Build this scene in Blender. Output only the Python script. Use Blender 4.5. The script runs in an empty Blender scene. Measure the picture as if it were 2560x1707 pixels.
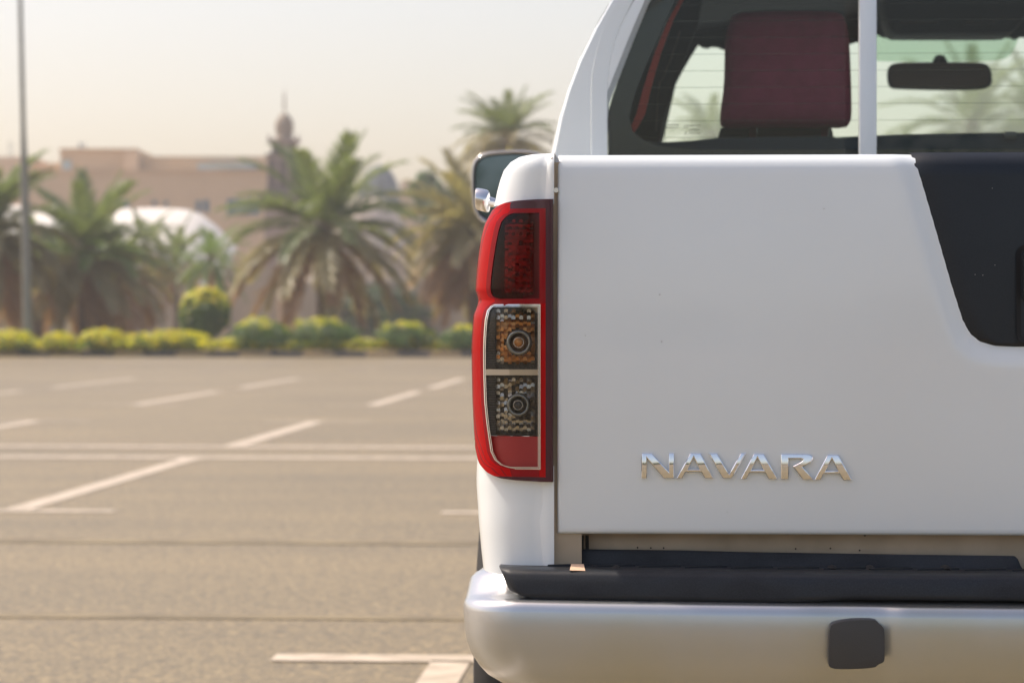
import bpy, bmesh, math, random
from mathutils import Vector, Matrix, noise as mnoise
random.seed(7)
R = math.radians
scene = bpy.context.scene
COL = scene.collection

# ------------------------------------------------------------------ camera, sky, sun
F = 6650.0            # focal length in photograph pixels (2560 wide)
H = 1.0               # camera height
HY = 798.0            # horizon row
cam_d = bpy.data.cameras.new("camera")
cam = bpy.data.objects.new("camera", cam_d); COL.objects.link(cam)
scene.camera = cam
cam.location = (0, 0, H); cam.rotation_euler = (R(90), 0, 0)
cam_d.sensor_width = 36.0
cam_d.lens = 36.0 * F / 2560.0
cam_d.shift_y = -(853.5 - HY) / 2560.0
cam_d.clip_start = 0.05; cam_d.clip_end = 3000
cam_d.dof.use_dof = True
cam_d.dof.focus_distance = 3.48
cam_d.dof.aperture_fstop = 8.2

SUN_AZ, SUN_EL = -67.0, 54.0     # azimuth left of the view direction, elevation
world = bpy.data.worlds.new("World"); scene.world = world
world.use_nodes = True
wn = world.node_tree
bg = wn.nodes["Background"]
sky = wn.nodes.new("ShaderNodeTexSky")
sky.sky_type = 'NISHITA'; sky.sun_disc = False
sky.sun_elevation = R(SUN_EL); sky.sun_rotation = R(SUN_AZ)
sky.altitude = 0; sky.air_density = 1.0; sky.dust_density = 2.8; sky.ozone_density = 1.0
wb = wn.nodes.new("ShaderNodeMixRGB"); wb.blend_type = 'MULTIPLY'; wb.inputs[0].default_value = 1.0
wb.inputs[2].default_value = (1.15, .975, 0.87, 1)          # the dusty air's warm cast, the same in every direction
wn.links.new(sky.outputs[0], wb.inputs[1]); wn.links.new(wb.outputs[0], bg.inputs[0])
bg.inputs[1].default_value = 0.15

sd = bpy.data.lights.new("sun", 'SUN'); so = bpy.data.objects.new("sun", sd); COL.objects.link(so)
sd.energy = 3.0; sd.angle = R(0.6); sd.color = (1.0, 0.90, 0.76)
sdir = Vector((math.sin(R(SUN_AZ)) * math.cos(R(SUN_EL)), math.cos(R(SUN_AZ)) * math.cos(R(SUN_EL)), math.sin(R(SUN_EL))))
so.rotation_euler = sdir.to_track_quat('Z', 'Y').to_euler()
so.location = sdir * 50

scene.view_settings.view_transform = 'Standard'
scene.view_settings.look = 'None'
scene.view_settings.gamma = 1.0
scene.view_settings.use_curve_mapping = False
scene.view_settings.exposure = 0.60
scene.render.engine = 'CYCLES'
scene.cycles.transparent_max_bounces = 16
scene.cycles.max_bounces = 10

# ------------------------------------------------------------------ helpers
def tag(o, label=None, cat=None, group=None, kind=None):
    if label: o["label"] = label
    if cat: o["category"] = cat
    if group: o["group"] = group
    if kind: o["kind"] = kind
    return o

def empty(name, loc=(0, 0, 0), rz=0.0, label=None, cat=None, group=None):
    o = bpy.data.objects.new(name, None); COL.objects.link(o)
    o.location = loc; o.rotation_euler = (0, 0, rz); o.empty_display_size = 0.3
    return tag(o, label, cat, group)

def link(name, me, parent=None, loc=None, rot=None):
    o = bpy.data.objects.new(name, me); COL.objects.link(o)
    if parent: o.parent = parent
    if loc: o.location = loc
    if rot: o.rotation_euler = rot
    return o

def mesh(name, verts, faces, mats, parent=None, smooth=False, mi=None, bevel=0, seg=2, weld=False, auto=None):
    me = bpy.data.meshes.new(name)
    me.from_pydata([tuple(v) for v in verts], [], faces)
    if not isinstance(mats, (list, tuple)): mats = [mats]
    for m in mats: me.materials.append(m)
    if mi:
        for p, i in zip(me.polygons, mi): p.material_index = i
    if weld or bevel:
        bm = bmesh.new(); bm.from_mesh(me)
        bmesh.ops.remove_doubles(bm, verts=bm.verts, dist=1e-5)
        bmesh.ops.recalc_face_normals(bm, faces=bm.faces)
        if bevel:
            bmesh.ops.bevel(bm, geom=[e for e in bm.edges if e.is_manifold and e.calc_face_angle(0) > 0.5], offset=bevel, segments=seg, affect='EDGES', profile=0.5, clamp_overlap=True)
        bm.to_mesh(me); bm.free()
    if smooth:
        for p in me.polygons: p.use_smooth = True
    me.update()
    if auto: me.set_sharp_from_angle(angle=R(auto))
    return link(name, me, parent)

def box_vf(x0, x1, y0, y1, z0, z1):
    v = [(x, y, z) for z in (z0, z1) for y in (y0, y1) for x in (x0, x1)]
    f = [(0, 2, 3, 1), (4, 5, 7, 6), (0, 1, 5, 4), (2, 6, 7, 3), (0, 4, 6, 2), (1, 3, 7, 5)]
    return v, f

def box(name, x0, x1, y0, y1, z0, z1, mat, parent=None, bevel=0, seg=2):
    v, f = box_vf(x0, x1, y0, y1, z0, z1)
    return mesh(name, v, f, mat, parent, bevel=bevel, seg=seg, smooth=bevel > 0, auto=35 if bevel else None)

def prism(name, poly, y0, y1, mat, parent=None, bevel=0, seg=2, smooth=False):
    """poly: list of (x,z); extruded along y."""
    n = len(poly)
    v = [(p[0], y0, p[1]) for p in poly] + [(p[0], y1, p[1]) for p in poly]
    f = [tuple(range(n)), tuple(range(2 * n - 1, n - 1, -1))]
    for i in range(n):
        j = (i + 1) % n
        f.append((i, i + n, j + n, j))
    return mesh(name, v, f, mat, parent, bevel=bevel, seg=seg, smooth=smooth or bevel > 0, weld=True, auto=35 if (smooth or bevel) else None)

def grid(rows, closed=False):
    nr, nc = len(rows), len(rows[0])
    v = [p for r in rows for p in r]; f = []
    for i in range(nr - 1):
        for j in range(nc - (0 if closed else 1)):
            k = (j + 1) % nc
            f.append((i * nc + j, i * nc + k, (i + 1) * nc + k, (i + 1) * nc + j))
    return v, f

def lathe(prof, n=24, axis='z', c=(0, 0, 0)):
    rows = []
    for (r, h) in prof:
        row = []
        for i in range(n):
            a = 2 * math.pi * i / n
            x, y = r * math.cos(a), r * math.sin(a)
            p = {'z': (x, y, h), 'y': (x, h, y), 'x': (h, x, y)}[axis]
            row.append((p[0] + c[0], p[1] + c[1], p[2] + c[2]))
        rows.append(row)
    v, f = grid(rows, True)
    if prof[0][0] > 1e-4: f.append(tuple(range(n)))
    if prof[-1][0] > 1e-4: f.append(tuple(range((len(prof) - 1) * n, len(prof) * n)))
    return v, f

def interp(tab, x):
    if x <= tab[0][0]: return tab[0][1]
    for (a, b), (c, d) in zip(tab, tab[1:]):
        if x <= c: return b + (d - b) * (x - a) / (c - a)
    return tab[-1][1]

def smooth_poly(pts, it=2, closed=True):
    for _ in range(it):
        out = []
        n = len(pts)
        for i in range(n if closed else n - 1):
            a, b = pts[i], pts[(i + 1) % n]
            out.append(tuple(a[k] * .75 + b[k] * .25 for k in range(len(a))))
            out.append(tuple(a[k] * .25 + b[k] * .75 for k in range(len(a))))
        if not closed: out = [pts[0]] + out + [pts[-1]]
        pts = out
    return pts

def rrect(x0, x1, z0, z1, r, n=5):
    p = []
    for cx, cz, a0 in ((x1 - r, z1 - r, 0), (x0 + r, z1 - r, 90), (x0 + r, z0 + r, 180), (x1 - r, z0 + r, 270)):
        for i in range(n + 1):
            a = R(a0 + 90 * i / n)
            p.append((cx + r * math.cos(a), cz + r * math.sin(a)))
    return p

# world point seen at photograph pixel (px,py) at depth Y
def W(px, py, Y): return Vector(((px - 1280) / F * Y, Y, H + (HY - py) / F * Y))

# ------------------------------------------------------------------ materials
def principled(name, col, rough=0.5, metal=0.0, coat=0.0, noise=None, bump=None, spec=0.5, col2=None, coatr=0.05, emis=None):
    m = bpy.data.materials.new(name); m.use_nodes = True
    nt = m.node_tree; b = nt.nodes["Principled BSDF"]
    b.inputs["Base Color"].default_value = (*col, 1)
    b.inputs["Roughness"].default_value = rough
    b.inputs["Metallic"].default_value = metal
    b.inputs["Coat Weight"].default_value = coat
    b.inputs["Coat Roughness"].default_value = coatr
    b.inputs["Specular IOR Level"].default_value = spec
    tc = nt.nodes.new("ShaderNodeTexCoord")
    if noise:      # (scale, detail, lo, hi)
        n = nt.nodes.new("ShaderNodeTexNoise"); n.inputs["Scale"].default_value = noise[0]; n.inputs["Detail"].default_value = noise[1]
        nt.links.new(tc.outputs["Object"], n.inputs["Vector"])
        rp = nt.nodes.new("ShaderNodeValToRGB")
        rp.color_ramp.elements[0].position = noise[2]; rp.color_ramp.elements[1].position = noise[3]
        rp.color_ramp.elements[0].color = (*col, 1); rp.color_ramp.elements[1].color = (*(col2 or col), 1)
        nt.links.new(n.outputs["Fac"], rp.inputs["Fac"]); nt.links.new(rp.outputs["Color"], b.inputs["Base Color"])
    if bump:       # (scale, strength, distance)
        n = nt.nodes.new("ShaderNodeTexNoise"); n.inputs["Scale"].default_value = bump[0]; n.inputs["Detail"].default_value = 4
        nt.links.new(tc.outputs["Object"], n.inputs["Vector"])
        bp = nt.nodes.new("ShaderNodeBump"); bp.inputs["Strength"].default_value = bump[1]; bp.inputs["Distance"].default_value = bump[2]
        nt.links.new(n.outputs["Fac"], bp.inputs["Height"]); nt.links.new(bp.outputs["Normal"], b.inputs["Normal"])
    return m

def leaf_mat(name, c1, c2, c3=None, trans=0.45):
    m = bpy.data.materials.new(name); m.use_nodes = True
    nt = m.node_tree; nt.nodes.clear()
    out = nt.nodes.new("ShaderNodeOutputMaterial")
    geo = nt.nodes.new("ShaderNodeNewGeometry")
    rp = nt.nodes.new("ShaderNodeValToRGB")
    rp.color_ramp.elements[0].color = (*c1, 1); rp.color_ramp.elements[1].color = (*c2, 1)
    if c3:
        e = rp.color_ramp.elements.new(0.85); e.color = (*c2, 1); rp.color_ramp.elements[-1].color = (*c3, 1)
    nt.links.new(geo.outputs["Random Per Island"], rp.inputs["Fac"])
    d = nt.nodes.new("ShaderNodeBsdfDiffuse"); t = nt.nodes.new("ShaderNodeBsdfTranslucent")
    g = nt.nodes.new("ShaderNodeBsdfGlossy"); g.inputs["Roughness"].default_value = 0.45
    mx = nt.nodes.new("ShaderNodeMixShader"); mx.inputs[0].default_value = trans
    mg = nt.nodes.new("ShaderNodeMixShader"); mg.inputs[0].default_value = 0.06
    br = nt.nodes.new("ShaderNodeMixRGB"); br.blend_type = 'MULTIPLY'; br.inputs[0].default_value = 1
    br.inputs[2].default_value = (1.5, 1.5, 0.7, 1)
    nt.links.new(rp.outputs[0], d.inputs[0]); nt.links.new(rp.outputs[0], br.inputs[1]); nt.links.new(br.outputs[0], t.inputs[0])
    nt.links.new(d.outputs[0], mx.inputs[1]); nt.links.new(t.outputs[0], mx.inputs[2])
    nt.links.new(mx.outputs[0], mg.inputs[1]); nt.links.new(g.outputs[0], mg.inputs[2])
    nt.links.new(mg.outputs[0], out.inputs[0])
    return m

def thin_ior(nt, fr, ior):
    """same Fresnel reflection on both sides of a thin sheet"""
    g = nt.nodes.new("ShaderNodeNewGeometry"); mr = nt.nodes.new("ShaderNodeMapRange")
    mr.inputs["To Min"].default_value = ior; mr.inputs["To Max"].default_value = 1 / ior
    nt.links.new(g.outputs["Backfacing"], mr.inputs["Value"]); nt.links.new(mr.outputs[0], fr.inputs[0])

def pane(name, tint, refl=1.0, rough=0.0, ior=1.5, dust=0.0):
    """thin sheet of glass: tinted straight-through light plus a Fresnel reflection"""
    m = bpy.data.materials.new(name); m.use_nodes = True
    nt = m.node_tree; nt.nodes.clear()
    out = nt.nodes.new("ShaderNodeOutputMaterial")
    tr = nt.nodes.new("ShaderNodeBsdfTransparent"); tr.inputs[0].default_value = (*tint, 1)
    gl = nt.nodes.new("ShaderNodeBsdfGlossy"); gl.inputs["Roughness"].default_value = rough
    fr = nt.nodes.new("ShaderNodeFresnel"); fr.inputs[0].default_value = ior
    thin_ior(nt, fr, ior)
    mu = nt.nodes.new("ShaderNodeMath"); mu.operation = 'MULTIPLY'; mu.inputs[1].default_value = refl; mu.use_clamp = True
    mx = nt.nodes.new("ShaderNodeMixShader")
    nt.links.new(fr.outputs[0], mu.inputs[0]); nt.links.new(mu.outputs[0], mx.inputs[0])
    nt.links.new(tr.outputs[0], mx.inputs[1]); nt.links.new(gl.outputs[0], mx.inputs[2])
    if dust:
        td = nt.nodes.new("ShaderNodeBsdfTranslucent"); td.inputs[0].default_value = (.85, .92, .80, 1)
        m3 = nt.nodes.new("ShaderNodeMixShader"); m3.inputs[0].default_value = dust
        nt.links.new(mx.outputs[0], m3.inputs[1]); nt.links.new(td.outputs[0], m3.inputs[2]); nt.links.new(m3.outputs[0], out.inputs[0])
    else:
        nt.links.new(mx.outputs[0], out.inputs[0])
    return m

def red_plastic(name, col, trans=0.6):
    m = bpy.data.materials.new(name); m.use_nodes = True
    nt = m.node_tree; nt.nodes.clear()
    out = nt.nodes.new("ShaderNodeOutputMaterial")
    d = nt.nodes.new("ShaderNodeBsdfDiffuse"); d.inputs[0].default_value = (*col, 1)
    t = nt.nodes.new("ShaderNodeBsdfTranslucent"); t.inputs[0].default_value = (*col, 1)
    mx = nt.nodes.new("ShaderNodeMixShader"); mx.inputs[0].default_value = trans
    g = nt.nodes.new("ShaderNodeBsdfGlossy"); g.inputs["Roughness"].default_value = 0.03; g.inputs[0].default_value = (.42, .32, .32, 1)
    fr = nt.nodes.new("ShaderNodeFresnel"); fr.inputs[0].default_value = 1.5
    thin_ior(nt, fr, 1.5)
    m2 = nt.nodes.new("ShaderNodeMixShader")
    nt.links.new(d.outputs[0], mx.inputs[1]); nt.links.new(t.outputs[0], mx.inputs[2])
    nt.links.new(fr.outputs[0], m2.inputs[0]); nt.links.new(mx.outputs[0], m2.inputs[1]); nt.links.new(g.outputs[0], m2.inputs[2])
    nt.links.new(m2.outputs[0], out.inputs[0])
    return m

M = {}
M['paint'] = principled("white_paint", (.77, .83, .86), .35, 0, .8, noise=(2.2, 6, .35, .7), col2=(.74, .785, .80), coatr=.04)
M['jamb'] = principled("dusty_bounce_tinted_paint", (.56, .46, .34), .55, 0, .1, noise=(14, 5, .35, .65), col2=(.42, .34, .24))  # dusty white with the tan ground bounce mixed into the colour
M['plastic'] = principled("black_plastic", (.009, .012, .017), .5, spec=.4, noise=(500, 2, .4, .7), col2=(.017, .020, .026), bump=(1400, .25, .0006))
M['trim'] = principled("black_trim_gloss", (.006, .010, .016), .36, spec=.4, noise=(700, 2, .4, .75), col2=(.011, .016, .023), bump=(1500, .15, .0004))
M['rubber'] = principled("rubber", (.02, .02, .02), .8, bump=(60, .3, .003))
M['dark'] = principled("dark_void", (.012, .012, .013), .8)
M['silver'] = principled("silver_bumper_paint", (.52, .54, .56), .27, .88, .2, noise=(5, 5, .45, .72), col2=(.50, .51, .48), bump=(900, .04, .0005))
M['chrome'] = principled("chrome", (.82, .83, .85), .06, 1.0)
M['chrome_rough'] = principled("satin_chrome", (.75, .75, .76), .18, 1.0)
M['facet'] = principled("reflector_facet", (.50, .47, .42), .26, 1.0)
M['ringgrey'] = principled("lamp_ring_grey", (.26, .27, .26), .25, .7)
M['amber'] = principled("amber_reflector_facet", (.50, .23, .08), .28, .9)
M['redfacet'] = principled("red_reflector_facet", (.75, .12, .1), .2, .9)
M['lampdark'] = principled("lamp_back_wall", (.045, .04, .036), .35, .4, noise=(300, 2, .4, .6), col2=(.09, .08, .07))
M['lampdark_red'] = principled("lamp_red_back_wall", (.24, .02, .05), .4, .3, noise=(300, 2, .4, .6), col2=(.34, .03, .06))
M['lampwhite'] = principled("lamp_pale_wall", (.75, .72, .70), .5)
M['divider'] = principled("lamp_divider", (.62, .52, .38), .4, .2)
M['red'] = red_plastic("red_lens", (.72, .002, .006), .5)
M['red_in'] = red_plastic("red_lens_inner", (.36, .012, .018), .35)
M['maroon'] = principled("maroon_lens_edge", (.050, .004, .016), .18, 0, .15)
M['refl'] = principled("red_retroreflector", (.30, .012, .010), .4, 0, .1, bump=(900, .5, .001))
M['dkred_glass'] = pane("dark_red_lens", (.46, .06, .11), .6)
M['clear'] = pane("clear_lens", (.86, .85, .82), 1.0)
M['rear_glass'] = pane("rear_window_glass", (.84, .90, .87), 1.05)
M['side_glass'] = pane("side_window_glass", (.16, .19, .18), 1.3)
M['wind_glass'] = pane("windshield_glass", (.93, .99, .94), 1.0, dust=.13)
M['sunband'] = pane("green_sun_band", (.56, .70, .58), .6)
M['frit'] = principled("window_frit", (.006, .010, .016), .12, spec=.6)
M['heat'] = pane("heater_wire", (.62, .66, .62), .5)
M['interior'] = principled("interior_sky_tinted", (.026, .042, .060), .85)  # grey with the rear glass's blue sky reflection put into the colour
M['interior_lt'] = principled("interior_pale_grey", (.10, .11, .11), .8)
M['headrest'] = principled("maroon_fabric", (.27, .025, .085), .85, noise=(40, 4, .35, .7), col2=(.23, .02, .07), bump=(500, .4, .002))
M['redtrim'] = principled("red_strap", (.35, .03, .02), .7)
M['mirror_glass'] = principled("mirror_glass", (.16, .22, .28), .03, 1.0)
M['mirror_shell'] = principled("mirror_shell", (.55, .55, .56), .22, .7, .5)
M['lampbox'] = principled("dark_lamp_box", (.045, .045, .046), .45, bump=(600, .2, .0008))
M['steel'] = principled("galvanised_steel", (.22, .225, .20), .45, .5, noise=(3, 3, .3, .7), col2=(.18, .185, .165))
M['tan'] = principled("tan_render", (.60, .45, .285), .9, noise=(.35, 4, .35, .7), col2=(.55, .41, .26))
M['tan_lt'] = principled("pale_tan_render", (.66, .50, .34), .9)
M['bluewin'] = principled("blue_window_glass", (.04, .12, .19), .2)
M['palewin'] = principled("pale_blue_window", (.34, .44, .48), .3)
M['greyroof'] = principled("grey_blue_canopy", (.20, .24, .30), .5)
M['membrane'] = principled("white_membrane", (.70, .67, .62), .7)
M['minaret'] = principled("minaret_stone", (.27, .20, .165), .85, noise=(.6, 4, .35, .7), col2=(.23, .165, .135))
M['minaret_dark'] = principled("minaret_lattice", (.06, .035, .037), .8)
M['minaret_dome'] = principled("minaret_dome", (.25, .20, .145), .7)
M['paledome'] = principled("pale_dome", (.60, .52, .45), .75)
M['slate'] = principled("slate_blue_dome", (.07, .10, .125), .6)
M['wall'] = principled("boundary_wall_render", (.40, .34, .26), .9, noise=(.8, 4, .35, .7), col2=(.35, .30, .235))
M['kerb_y'] = principled("kerb_yellow_paint", (.42, .30, .15), .8, noise=(4, 5, .35, .65), col2=(.33, .26, .17))
M['kerb_b'] = principled("kerb_black_paint", (.06, .06, .065), .75, noise=(4, 5, .35, .65), col2=(.12, .115, .11))
M['soil'] = principled("sandy_soil", (.34, .25, .16), .95, noise=(.6, 6, .35, .7), col2=(.26, .19, .12))
M['bark'] = principled("palm_bark", (.10, .075, .055), .9, noise=(6, 5, .35, .65), col2=(.16, .12, .085), bump=(9, .6, .05))
M['palebark'] = principled("pale_bark", (.38, .31, .25), .9, noise=(6, 4, .35, .65), col2=(.30, .24, .19))
M['frond'] = leaf_mat("palm_leaflets", (.105, .145, .068), (.195, .245, .11))
M['frond_y'] = leaf_mat("bright_green_palm_leaflets", (.10, .18, .05), (.20, .29, .08))  # brighter green leaf colour
M['frond_o'] = leaf_mat("dusty_palm_leaflets", (.24, .225, .14), (.38, .335, .20))
M['frond_b'] = leaf_mat("dry_palm_leaflets", (.24, .14, .07), (.38, .23, .11), trans=.4)
M['rachis'] = principled("palm_midrib", (.22, .22, .10), .6)
M['rachis_b'] = principled("dry_palm_midrib", (.30, .19, .10), .7)
M['shrub'] = leaf_mat("shrub_leaves", (.036, .095, .012), (.10, .19, .02), trans=.45)
M['shrub_y'] = leaf_mat("yellow_and_sunlit_leaves", (.32, .40, .010), (.74, .66, .02), (.60, .32, .03), trans=.6)  # yellow plants, and the sunlit tops painted on green bushes
M['tree'] = leaf_mat("broad_leaves", (.02, .055, .012), (.045, .095, .02), trans=.25)
M['twig'] = principled("twigs", (.08, .06, .04), .9)

def asphalt_mat():
    m = bpy.data.materials.new("dusty_asphalt"); m.use_nodes = True
    nt = m.node_tree; b = nt.nodes["Principled BSDF"]; b.inputs["Roughness"].default_value = .52
    b.inputs["Specular IOR Level"].default_value = .65
    tc = nt.nodes.new("ShaderNodeTexCoord")
    def nz(scale, det, vec=None):
        n = nt.nodes.new("ShaderNodeTexNoise"); n.inputs["Scale"].default_value = scale; n.inputs["Detail"].default_value = det
        nt.links.new(vec or tc.outputs["Object"], n.inputs["Vector"]); return n
    big = nz(.35, 5); fine = nz(45, 4)
    vor = nt.nodes.new("ShaderNodeTexVoronoi"); vor.inputs["Scale"].default_value = 70
    nt.links.new(tc.outputs["Object"], vor.inputs["Vector"])
    # long tyre-worn bands running along the aisle
    mp = nt.nodes.new("ShaderNodeMapping"); mp.inputs["Scale"].default_value = (.05, 1.5, 1); mp.inputs["Rotation"].default_value = (0, 0, R(3))
    nt.links.new(tc.outputs["Object"], mp.inputs["Vector"])
    band = nz(1.0, 4, mp.outputs[0])
    def ramp(src, p0, c0, p1, c1):
        r = nt.nodes.new("ShaderNodeValToRGB"); r.color_ramp.elements[0].position = p0; r.color_ramp.elements[1].position = p1
        r.color_ramp.elements[0].color = (*c0, 1); r.color_ramp.elements[1].color = (*c1, 1)
        nt.links.new(src, r.inputs[0]); return r.outputs[0]
    def mul(a, c, f=1):
        x = nt.nodes.new("ShaderNodeMixRGB"); x.blend_type = 'MULTIPLY'; x.inputs[0].default_value = f
        nt.links.new(a, x.inputs[1]); nt.links.new(c, x.inputs[2]); return x.outputs[0]
    gr = nz(22, 3)
    base = ramp(fine.outputs[0], .3, (.116, .094, .050), .7, (.274, .222, .120))
    c = mul(base, ramp(big.outputs[0], .3, (.86, .86, .87), .7, (1.08, 1.06, 1.03)))
    c = mul(c, ramp(band.outputs[0], .34, (.90, .905, .91), .58, (1.03, 1.02, 1.01)))
    c = mul(c, ramp(vor.outputs["Color"], .0, (.55, .55, .56), .9, (1.5, 1.46, 1.38)), .9)
    c = mul(c, ramp(gr.outputs[0], .33, (.74, .74, .75), .66, (1.22, 1.20, 1.17)))
    nt.links.new(c, b.inputs["Base Color"])
    bp = nt.nodes.new("ShaderNodeBump"); bp.inputs["Strength"].default_value = .5; bp.inputs["Distance"].default_value = .006
    nt.links.new(vor.outputs["Distance"], bp.inputs["Height"]); nt.links.new(bp.outputs[0], b.inputs["Normal"])
    return m
M['asphalt'] = asphalt_mat()
M['sticker'] = principled('sunlit_peach_sticker', (.72, .50, .34), .6)  # warm sunlight put into the sticker's colour
M['wornpaint'] = principled("worn_road_paint", (.20, .17, .125), .75, noise=(3, 6, .40, .62), col2=(.30, .26, .20))
M['seam'] = principled("asphalt_seam", (.155, .127, .078), .75, noise=(3, 7, .36, .6), col2=(.23, .187, .11))
M['linepaint'] = principled("road_paint", (.40, .345, .27), .75, noise=(9, 6, .40, .62), col2=(.53, .46, .37))

def vary_rough(m, scale, lo, hi, sock="Roughness"):
    nt = m.node_tree; b = nt.nodes["Principled BSDF"]
    tc = nt.nodes.new("ShaderNodeTexCoord"); mp = nt.nodes.new("ShaderNodeMapping"); mp.inputs["Scale"].default_value = scale
    n = nt.nodes.new("ShaderNodeTexNoise"); n.inputs["Scale"].default_value = 1; n.inputs["Detail"].default_value = 2.5
    mr = nt.nodes.new("ShaderNodeMapRange"); mr.inputs["From Min"].default_value = .35; mr.inputs["From Max"].default_value = .68
    mr.inputs["To Min"].default_value = lo; mr.inputs["To Max"].default_value = hi
    nt.links.new(tc.outputs["Object"], mp.inputs[0]); nt.links.new(mp.outputs[0], n.inputs["Vector"])
    nt.links.new(n.outputs["Fac"], mr.inputs["Value"]); nt.links.new(mr.outputs[0], b.inputs[sock])
vary_rough(M['paint'], (6, 6, 4), .01, .12, "Coat Roughness")
vary_rough(M['plastic'], (14, 20, 30), .38, .70)
vary_rough(M['trim'], (9, 9, 9), .30, .46)

# ------------------------------------------------------------------ ground
LOT = R(3.3)                                  # the car park's own axis, turned 3 degrees from the view
ca, sa = math.cos(LOT), math.sin(LOT)
def lot(u, v): return (u * ca + v * sa, -u * sa + v * ca)

def sheet(name, u0, u1, v0, v1, z, mat, parent=None, nu=1, nv=1):
    rows = [[(*lot(u0 + (u1 - u0) * i / nu, v0 + (v1 - v0) * j / nv), z) for i in range(nu + 1)] for j in range(nv + 1)]
    v, f = grid(rows)
    return mesh(name, v, f, mat, parent)

KV = 70.0                                     # kerb line
lotO = sheet("car_park_ground", -90, 90, -60, KV + .02, 0, M['asphalt'], nu=6, nv=6); tag(lotO, kind="structure")
landO = sheet("ground", -1400, 1400, -1400, 1400, -.06, M['soil'], nu=8, nv=8); tag(landO, kind="structure")
bedO = sheet("planting_bed", -90, 90, KV + .16, 330, .13, M['soil'], nu=4, nv=4); tag(bedO, kind="structure")

U0, SP = -.625, 2.77                           # one stall line, and the stall spacing
def line(u0, u1, v0, v1):
    return sheet("parking_line", u0, u1, v0, v1, .004, M['linepaint' if v0 < 46 else 'wornpaint'], lotO)
def stall_row(v_cap, v_base, wide=.15, cap=True, dl=True):
    s = 1 if v_base > v_cap else -1
    for k in range(-9, 9):
        u = U0 + k * SP
        if abs(u) > .6 * max(abs(v_base), 14): continue
        lo, hi = sorted((v_cap + (.10 * s if cap else 0), v_base))
        line(u - wide / 2, u + wide / 2, lo, hi)
        if cap: 
            a, b = sorted((v_cap, v_cap + .10 * s))
            line(u - .53, u + .53, a - .03, b + .03)
def long_line(v, w=.2, u=30): line(-u, u, v + .002, v + w)
stall_row(7.85, 2.4, .115)
stall_row(13.65, 18.9, .145)
long_line(18.9, .30)
for v_, w_ in ((8.80, .13), (11.75, .22)):
    rws = []
    for i in range(121):
        u = -9 + 18 * i / 120; a = .018 * mnoise.noise(Vector((u * 3, v_, 0))); b = .03 * mnoise.noise(Vector((u * 4, v_, 5)))
        rws.append([(*lot(u, v_ + a), .003), (*lot(u, v_ + w_ + b), .003)])
    sv, sf = grid(rws); mesh('asphalt_seam', sv, sf, M['seam'], lotO)
long_line(20.5, .30)
stall_row(25.9, 20.76, .17)
stall_row(30.6, 36.4, .17)
long_line(36.4, .13, 40); long_line(38.2, .13, 40)
stall_row(44.5, 38.45, .17)
stall_row(50.5, 56.2, .22)
long_line(56.2, .25, 50); long_line(58, .25, 50)
stall_row(63.5, 58.25, .22)

# kerb of separate painted stones
kerb = empty("kerb", (*lot(0, KV), 0)); kerb.rotation_euler = (0, 0, -LOT); tag(kerb, kind="structure")
kv, kf = box_vf(-.415, .415, 0, .15, -.02, .165)
kme = []
for nm, mt in (("kerb_stone_dark", M['kerb_b']), ("kerb_stone_yellow", M['kerb_y'])):
    t = mesh("kerb_stone", kv, kf, mt, bevel=.015, seg=2, smooth=True, auto=35); kme.append(t.data); bpy.data.objects.remove(t)
for i in range(-46, 47):
    o = link("kerb_stone", kme[i % 2], kerb, (i * .845 + .12 + random.uniform(-.004, .004), random.uniform(-.006, .006), random.uniform(-.006, .004)))

# ------------------------------------------------------------------ foliage
def leaf_cloud(n, rad, sizes, seed, squash=.0, lump=.25, shell=.55, zmin=-.9):
    """leaf quads through the volume of a lumpy ellipsoid"""
    rnd = random.Random(seed); v = []; f = []
    off = Vector((seed * 3.1, seed * 1.7, 0))
    while len(f) < n:
        d = Vector((rnd.gauss(0, 1), rnd.gauss(0, 1), rnd.gauss(0, 1))).normalized()
        if d.z < zmin: continue
        rr = 1 + lump * mnoise.noise(d * 2.1 + off) * 1.6 + lump * .5 * mnoise.noise(d * 5.5 + off)
        t = (shell + (1 - shell) * rnd.random() ** .6) * rr
        p = Vector((d.x * rad[0], d.y * rad[1], d.z * rad[2])) * t
        s = rnd.uniform(*sizes)
        nrm = (d + Vector((rnd.gauss(0, .6), rnd.gauss(0, .6), rnd.gauss(0, .6) + .3))).normalized()
        a = nrm.orthogonal().normalized(); a.rotate(Matrix.Rotation(rnd.uniform(0, 6.28), 3, nrm)); b = nrm.cross(a)
        k = len(v)
        v += [p - a * s, p + b * s * .45, p + a * s, p - b * s * .45]
        f.append((k, k + 1, k + 2, k + 3))
    return v, f

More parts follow.
